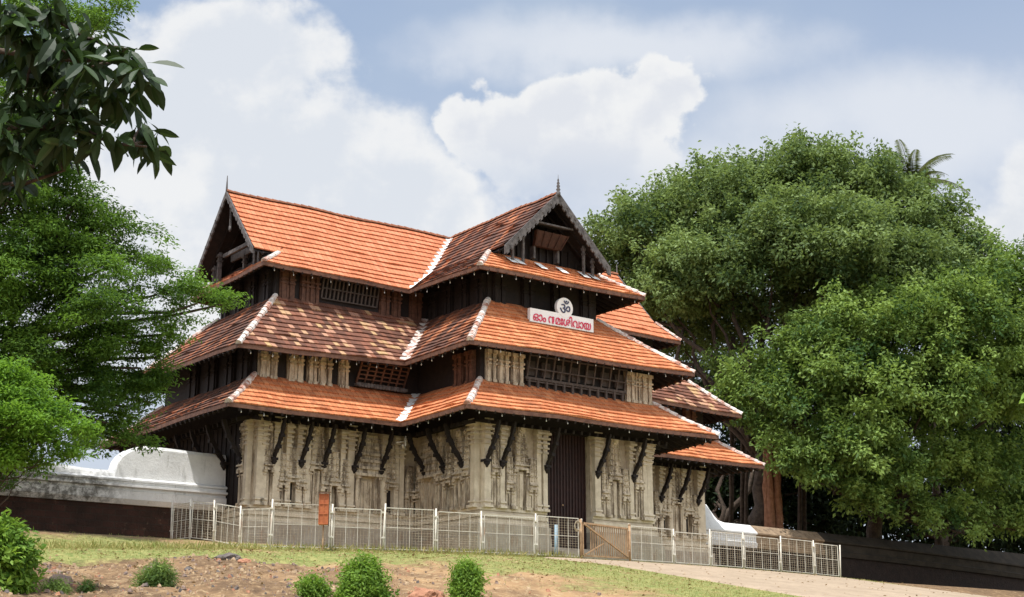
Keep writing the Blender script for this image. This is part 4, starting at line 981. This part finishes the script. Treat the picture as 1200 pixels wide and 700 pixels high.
# big fig tree behind the right wall
tree('fig_tree', 'great fig tree rising behind the right of the gatehouse', (21.2, .9, -.6), (22.6, 2.0, 7.5), lob([
    (748, 285, 86, 2.6), (715, 320, 87, 1.9), (790, 262, 88, 2.8), (835, 258, 87, 3.0), (880, 235, 88, 3.1), (935, 212, 88, 2.6), (985, 222, 89, 2.9), (1035, 255, 88, 3.0), (1085, 285, 88, 3.0), (1118, 305, 87, 2.2),
    (900, 295, 84, 3.6), (830, 330, 84, 3.5), (975, 305, 83, 3.6), (1055, 335, 84, 3.4), (775, 345, 86, 2.6), (860, 385, 88, 2.6), (935, 370, 87, 2.8), (745, 380, 89, 2.2), (800, 400, 90, 2.2)]),
    11, 4600, 60, .27, .26, 'leaf_fig', .55, 'bark', sub=13, ratio=.42, shell=.55, cull=True)
# leafier, brighter tree before it
tree('mango_tree', 'bright green tree overhanging the dark wall at the right', (29.5, .8, -.9), (28.6, -.8, 4.8), lob([
    (1000, 385, 80, 2.5), (1060, 390, 80, 3.0), (1130, 375, 81, 3.1), (1195, 355, 83, 3.2), (955, 425, 78, 2.2), (925, 470, 77, 1.7), (1010, 460, 78, 2.8), (1080, 470, 79, 3.0), (1150, 455, 81, 3.1), (1215, 450, 83, 3.2),
    (945, 525, 76.5, 1.9), (1000, 535, 77, 2.2), (1050, 560, 78, 2.1), (1010, 585, 76.5, 1.3), (1110, 545, 80, 2.3), (1170, 545, 82, 2.4), (1150, 600, 81, 1.3), (960, 560, 76, 1.3), (1040, 602, 77, 1.2), (1100, 600, 79, 1.4), (1190, 615, 81, 1.3), (1130, 620, 79.5, 1.1), (880, 440, 79, 1.3), (858, 478, 80, 1.0), (905, 425, 79, 1.4), (872, 492, 79, 1.15), (850, 472, 80, 1.0), (893, 500, 78.5, .9), (848, 430, 81, 1.0), (925, 545, 76.5, .9), (1230, 600, 82, 1.6), (1195, 600, 82, 1.6), (1075, 610, 78.5, 1.1), (890, 465, 79, 1.3)]),
    23, 3900, 60, .26, .23, 'leaf_bright', .5, 'bark', sub=12, ratio=.39, shell=.55, cull=True)
# trees farther back, their shade put into the leaf colour
tree('shade_tree', 'dark shaded tree seen between the trunks behind the right wall', (31, 14, -.5), (31, 14, 5), lob([(850, 450, 100, 3.2), (830, 570, 100, 2.6), (880, 600, 101, 2.4), (930, 600, 101, 2.6), (980, 600, 101, 2.8), (900, 520, 100, 3.0), (850, 550, 101, 2.6), (945, 450, 99, 3.2), (960, 560, 101, 3.0), (1010, 470, 100, 3.3)]), 31, 1100, 34, .42, .5, 'leaf_shade', .5)
tree('shade_tree', 'dark shaded tree at the far right behind the bright green tree', (46, 8, -.8), (46, 8, 5), lob([(1040, 560, 102, 3.5), (1040, 620, 102, 2.6), (1160, 625, 103, 2.8), (1225, 620, 103, 3), (1100, 470, 102, 4), (1110, 600, 102, 3.2), (1180, 560, 103, 4), (1180, 440, 103, 4), (1240, 520, 103, 4)]), 37, 1100, 34, .42, .5, 'leaf_shade', .5)
# straight aerial-root trunks behind the wall
for i, (px, py, d, r, lb_, mt) in enumerate(((905, 615, 79.5, .42, 'thick red brown aerial-root trunk lit by the sun above the wall', 'bark_red'), (866, 600, 83, .22, 'grey slender trunk just right of the lowest roof corner', 'bark'), (850, 600, 85, .16, 'thin shaded trunk nearest the gatehouse wall', 'bark'),
                             (884, 605, 85, .20, 'slender trunk close left of the red brown trunk', 'bark'), (934, 610, 84, .25, 'dark trunk close right of the red brown trunk', 'bark'))):
    b = at(px, py, d); top = at(px+(8 if i else -3), 395 if i else 505, d+1.0); bz = -.8
    t = thing('fig_root_trunk', lb_, 'tree trunk', (b.x, b.y, bz), 'aerial-root trunks of the fig tree'); mb = MB(); rr = random.Random(i)
    for s in range(9 if r > .3 else 4):
        a = rr.random()*6.28; q = r*.75; o0 = Vector((math.cos(a)*q, math.sin(a)*q, 0)); pts = [Vector((0, 0, 0))+o0*1.25+Vector((0, 0, 0))]
        n = 12
        pts = [(top-Vector((b.x, b.y, bz)))*(k/n)+o0*(1.25-.3*k/n)+Vector((rr.uniform(-.05, .05), rr.uniform(-.05, .05), 0)) for k in range(n+1)]
        mb.tube(pts, [r*.50*(1.2-.45*k/n)*rr.uniform(.85, 1.1) for k in range(n+1)], 7)
    mb.build('trunk', mt, t)
# palm crown
pc = at(1068, 217, 95); PT = thing('palm_tree', 'palm crown showing above the great fig tree', 'palm', (pc.x, pc.y, -.5))
mb = MB(); mb.tube([(0, 0, 0), (.3, 0, 12), (0, 0, pc.z+.5)], [.28, .2, .16], 10); mb.build('trunk', 'bark', PT)
pos, nr, ax, ln = [], [], [], []; rg = np.random.default_rng(5); rach = MB()
for k in range(20):
    a = k*2.4+.3; el = rg.uniform(.05, 1.2); d = Vector((math.cos(a)*math.cos(el), math.sin(a)*math.cos(el), math.sin(el))); Lf = rg.uniform(3.0, 4.2); p = Vector((0, 0, pc.z+.5)); pts = [p.copy()]
    for s in range(26):
        d = (d+Vector((0, 0, -.055))).normalized(); p = p+d*Lf/26; pts.append(p.copy()); sd = d.cross(Vector((0, 0, 1))).normalized()
        for sg in (-1, 1):
            for e in (0, .5):
                pos.append(p+d*Lf/26*e); ax.append(d*.7+sd*sg*.9-Vector((0, 0, .5))); nr.append(Vector((rg.normal()*.3, rg.normal()*.3, 1))); ln.append((.95-.6*s/26)*rg.uniform(.8, 1.1))
    rach.tube(pts[::5], [.035, .03, .025, .02, .015, .01][:len(pts[::5])], 5)
leaves_mesh('fronds', np.array(pos), np.array(nr), np.array(ax), np.array(ln), np.array(ln)*.085, rg.random(len(pos)), 'leaf_palm', PT, .1, .15); rach.build('frond_stems', 'bark', PT)

# feathery tree at the left
tree('rain_tree', 'feathery-leaved tree spreading in front of the left end of the gatehouse', tuple(at(-150, 650, 50)-Vector((0, 0, .8))), tuple(at(-120, 470, 50)), lob([
    (25, 325, 49, 2.16), (85, 285, 50, 1.78), (140, 295, 51, 1.40), (185, 335, 51, 1.27), (232, 348, 51.5, 0.95), (262, 352, 52, 0.57), (120, 360, 49, 1.78), (60, 410, 49, 2.03), (165, 392, 50.5, 1.21), (125, 450, 50, 1.40), (160, 485, 51, 0.62), (205, 385, 51, 0.76),
    (10, 470, 49, 1.91), (20, 250, 49.5, 1.65), (60, 228, 50, 1.02), (115, 258, 51, 0.95), (-30, 400, 49, 2.29), (30, 55, 51, 2.03), (85, 18, 51, 1.52), (125, 5, 51.5, 0.89), (-10, 150, 50, 2.03), (50, 120, 51, 1.27), (75, 500, 49.5, 1.27), (172, 447, 51, .55), (148, 450, 51, .75), (196, 440, 51, .35), (168, 520, 51, .5), (120, 505, 50.5, .7), (165, 425, 50.5, .8), (140, 400, 50, 1.0), (188, 415, 51, .5), (150, 470, 50.5, .8), (128, 490, 50, .8), (40, 190, 49, 1.7), (90, 232, 50, .9), (0, 240, 49, 1.8), (152, 510, 51, .7), (178, 468, 51, .5), (100, 522, 50, .55), (-20, 540, 49, 1.52)]),
    41, 5000, 34, .15, .21, 'leaf_pinnate', .45, 'bark', sub=12, ratio=.36, flat=.28, shell=.25, zs=.6, aspect=.40, up=1.0)
tree('young_tree', 'bright green young tree low at the left edge', tuple(at(-60, 690, 33)), tuple(at(-40, 600, 33)), lob([(-10, 452, 33, .55), (28, 462, 33.4, .42), (60, 480, 33.2, .34), (92, 500, 33, .25), (10, 492, 32.5, .50), (48, 512, 33, .34), (75, 532, 33.3, .24), (-30, 500, 33, .9), (8, 436, 33.3, .30), (20, 535, 33, .40), (-10, 530, 33, .5), (45, 545, 33.5, .2)]),
     47, 520, 40, .11, .17, 'leaf_lime', .06, 'bark', sub=7, ratio=.42, aspect=.40, shell=.2, flat=.35, zs=.55, up=1.0)
# clipped shrubs and small plants in the foreground
def shrub(name, px, py, d, lb_, lobes, seed, twigs, size, leaf='leaf_bush', per=30, spread=.09, aspect=.38):
    b = at(px, py, d); b.z = terr(b.x, b.y); t = thing(name, lb_, 'shrub', b)
    cr, TP = crown('foliage', lobes, seed, twigs, per, size, spread, leaf, t, shell=.35, zs=1.0, aspect=aspect)
    mb = MB(); rg = np.random.default_rng(seed)
    for p in TP[rg.choice(len(TP), min(len(TP), 30), replace=False)]: limb(mb, (0, 0, -.1), p, .022, .006, int(abs(p[0]*999)), 4, .08)
    mb.build('stems', 'bark', t); return t
shrub('clipped_shrub', 425, 712, 33.6, 'largest rounded green shrub in the foreground before the fence', [((0, 0, .52), .45), ((-.16, 0, .24), .40), ((.2, .05, .26), .44), ((.04, 0, .80), .27), ((-.45, -.1, .10), .26), ((.45, 0, .10), .26), ((-.2, 0, .66), .2)], 3, 560, .10)
shrub('clipped_shrub', 365, 716, 33.2, 'low shrub tucked left of the largest rounded shrub', [((0, 0, .16), .22), ((-.1, 0, .26), .13), ((.16, 0, .12), .17)], 4, 120, .09)
shrub('clipped_shrub', 546, 714, 34.6, 'narrow upright shrub in the foreground right of the red lump', [((0, 0, .32), .27), ((.02, 0, .56), .20), ((-.05, 0, .12), .26), ((.1, 0, .42), .2), ((-.12, 0, .5), .12)], 5, 360, .09)
shrub('grass_tuft', 182, 692, 33.8, 'fine leaved green tuft on the bare bank', [((0, 0, .18), .3), ((-.25, 0, .12), .22), ((.25, 0, .14), .24), ((0, 0, .38), .2)], 6, 260, .11, 'leaf_bright', 26, .07, .14)
shrub('weed', 70, 697, 32.4, 'small weed near the bottom left corner', [((0, 0, .12), .18), ((-.2, .1, .12), .14)], 7, 90, .09, 'leaf_bright', 22, .06, .2)
shrub('weed', 101, 694, 32.8, 'tiny weed right of the corner weed on bare soil', [((0, 0, .1), .12)], 8, 50, .08, 'leaf_bright', 22, .05, .2)
shrub('leafy_bush', 2, 664, 31.5, 'light green leafy bush at the left edge below the wall', [((-.2, 0, .55), .55), ((.15, 0, .8), .42), ((.3, 0, .4), .4), ((0, 0, 1.15), .34), ((-.5, 0, .9), .5), ((.1, 0, .1), .4)], 9, 420, .17, 'leaf_bush', 30, .12, .45)
# overhanging large-leaved branch close to the camera
BT = thing('large_leaved_tree', 'dark large-leaved branch hanging in from the upper left', 'tree', tuple(at(-330, 900, 10)))
bb = Vector(BT.location); rg = np.random.default_rng(77)
trunk_top = at(-300, 60, 10)-bb; mb = MB(); limb(mb, (0, 0, -2.0), trunk_top, .16, .08, 2, 8, .03); limb(mb, trunk_top-Vector((0, 0, .1)), at(-300, -260, 10)-bb, .085, .02, 3, 7, .06)
mains = [[(-300, 60, 10), (-120, 40, 9.8), (0, 60, 9.6), (70, 70, 9.5), (135, 72, 9.4), (158, 95, 9.4)], [(-300, 90, 10), (-80, 150, 9.7), (30, 150, 9.6), (95, 150, 9.5), (130, 168, 9.4), (172, 172, 9.4)],
         [(-300, 120, 10), (-60, 220, 9.8), (30, 215, 9.7), (75, 200, 9.6)], [(-120, 40, 9.8), (0, 10, 9.7), (60, 20, 9.6), (100, 45, 9.5)]]
tips = []
for m_ in mains:
    pts = [at(*p)-bb for p in m_]; mb.tube(pts, [.03*(1-.75*k/(len(pts)-1)) for k in range(len(pts))], 7)
    for k in range(1, len(pts)):
        for f in (.25, .6, 1.0):
            if pts[k-1].lerp(pts[k], f).x < -1e9: continue
            tips.append(pts[k-1].lerp(pts[k], f))
def big_leaf(mbL, p, d, ln, wd, roll, curl):
    d = d.normalized(); s = d.cross(Vector((0, 0, 1))); s = s.normalized() if s.length > 1e-3 else Vector((1, 0, 0)); s = (Matrix.Rotation(roll, 3, d) @ s); nrm = s.cross(d)
    prof = [(0, .06), (.12, .12), (.28, .72), (.48, 1), (.68, .9), (.86, .52), (1, .03)]; rows = []
    for f, w in prof:
        c = p+d*ln*f-nrm*ln*curl*f*f; rows.append((c+s*wd*.5*w+nrm*wd*.18*w, c, c-s*wd*.5*w+nrm*wd*.18*w))
    for a, b in zip(rows, rows[1:]):
        for i in (0, 1): mbL.sm.add(len(mbL.f)); mbL.quad(a[i], a[i+1], b[i+1], b[i])
bl = MB(); tints = []
cl_px = [(150, 72, 12), (165, 95, 13), (150, 120, 12), (163, 165, 11), (178, 178, 7), (125, 172, 9), (100, 165, 12), (92, 120, 14), (62, 95, 16), (40, 55, 16), (28, 120, 16), (58, 165, 15), (22, 190, 16), (20, 222, 8), (85, 45, 14), (108, 92, 14), (128, 120, 12),
         (5, 75, 14), (0, 150, 14), (72, 190, 10), (110, 60, 12), (10, 20, 12), (55, 20, 10), (85, 80, 12), (45, 90, 12), (80, 145, 12), (30, 90, 12), (70, 72, 12), (10, 180, 12), (45, 140, 12), (75, 168, 10), (15, 45, 10)]
cl_px += [(-55-k*41 % 300, -190+k*37 % 430, 20) for k in range(34)]
for (px, py, n) in [(a, b, int(c*1.5)) for a, b, c in cl_px]:
    c = at(px, py-14, 9.5+rg.uniform(-.35, .35))-bb
    near = min(tips, key=lambda q: (q-c).length); limb(mb, near, c, .012, .006, int(px*7+py), 4, .06)
    for k in range(n):
        a = rg.random()*6.28; d = Vector((math.cos(a), math.sin(a), rg.uniform(-1.9, .1))); off = Vector(rg.normal(size=3)*.045)
        nf = len(bl.f); big_leaf(bl, c+off, d, rg.uniform(.15, .27), rg.uniform(.055, .09), rg.uniform(-1, 1), rg.uniform(-.05, .3)); tints += [float(np.clip(rg.beta(1.3, 3.0), 0, 1))]*(len(bl.f)-nf)
lo_ = bl.build('leaves', 'leaf_mango', BT); tv = np.repeat(np.array(tints), 4)
a3 = lo_.data.attributes.new('tint', 'FLOAT', 'POINT'); a3.data.foreach_set('value', tv.astype(np.float32)); mb.build('branches', 'bark', BT)
# one leafy sprig poking in at the right edge
RS = thing('leafy_sprig', 'bright green sprig poking in at the right edge', 'branch', tuple(at(1300, 480, 14))); rb = Vector(RS.location); sl_ = MB(); tn = []
for k in range(150):
    big_leaf(sl_, at(1500+rg.normal()*40, 430+rg.normal()*45, 14+rg.normal()*.3)-rb, Vector((rg.normal(), rg.normal(), rg.uniform(-.9, .4))), .14, .07, rg.uniform(-1, 1), .2); tn += [.6]*12
for k in range(9):
    big_leaf(sl_, at(1203+rg.uniform(-2, 12), 458+rg.uniform(-4, 18), 14)-rb, Vector((-rg.uniform(.2, 1), rg.uniform(-.5, .5), rg.uniform(-.9, .4))), .14, .07, rg.uniform(-1, 1), .2); tn += [.9]*12
so_ = sl_.build('leaves', 'leaf_bush', RS); a4 = so_.data.attributes.new('tint', 'FLOAT', 'POINT'); a4.data.foreach_set('value', np.repeat(np.array(tn), 4).astype(np.float32))
tb = MB(); limb(tb, at(1500, 470, 14)-rb, at(1206, 464, 14)-rb, .02, .006, 3, 5, .03); limb(tb, at(1500, 900, 14)-rb, at(1500, 470, 14)-rb, .06, .02, 4, 5, .03); tb.build('stem', 'bark', RS)

# grass blades and dry tufts
rg = np.random.default_rng(9); pos = []
for i in range(170000):
    x = rg.uniform(-30, 14); y = -13+rg.normal()*.35-.1 if rg.random() < .12 else rg.uniform(-27, -7)
    g = grassy(x, y)
    if rg.random() > g*g*1.2: continue
    if y < -13.2 and x > road_left(max(y, -50))-.05: continue
    if x > -16 and y > -11: continue
    if mn.noise(Vector((x*1.3, y*1.3, 4))) < rg.uniform(-.9, .35): continue
    pos.append((x, y, terr(x, y)-.01))
for i in range(2600):                               # taller growth along the fence foot and the dark wall
    x = rg.uniform(-27, -15.6) if rg.random() < .6 else rg.uniform(-15.5, -3); y = rg.uniform(-13.6, -12.2) if x < -15.5 else -13+rg.normal()*.15
    pos.append((x, y, terr(x, y)-.01))
pos = np.array(pos); N = len(pos); tall = np.zeros(N); tall[-2600:] = 1
ax = unit(np.stack([rg.normal(size=N)*.45, rg.normal(size=N)*.45, np.ones(N)], 1)); nr = unit(np.stack([rg.normal(size=N), rg.normal(size=N), np.zeros(N)+.3], 1))
ln = np.where(tall > 0, .12+.25*rg.random(N), .04+.07*rg.random(N)**2)
tag(leaves_mesh('grass_blades', pos, nr, ax, ln, .012+ln*.06, np.clip(rg.normal(.45, .3, N), 0, 1), 'grass', None, .1, .1), 'short patchy grass along the fence and the paved road', 'grass', kind='stuff')

# fallen dry leaves and twigs on bank, path edge and fence foot
M['litter'] = leaf_mat('dry_leaf', (.16, .09, .045), (.42, .30, .17), .1, .8, .1)
pos = []
for i in range(9000):
    x, y = rg.uniform(-30, 16), -13-abs(rg.normal())*5.5+rg.uniform(-.3, .5)
    if x > road_left(max(y, -50))+.1 and y < -13.3 and rg.random() < .88: continue
    if mn.noise(Vector((x*.7, y*.7, 14))) < rg.uniform(-.6, .4): continue
    pos.append((x, y, terr(x, y)+(.05 if x > -5 and y < -13.3 else .015)))
pos = np.array(pos); N = len(pos); nr = unit(np.stack([rg.normal(size=N)*.5, rg.normal(size=N)*.5, np.ones(N)], 1)); ax = unit(np.stack([rg.normal(size=N), rg.normal(size=N), rg.normal(size=N)*.2], 1))
ln = .05+.09*rg.random(N)
tag(leaves_mesh('fallen_leaves', pos, nr, ax, ln, ln*.5, rg.random(N), 'litter', None, .25, 0), 'dry fallen leaves scattered over bank and path edge', 'leaf litter', kind='stuff')
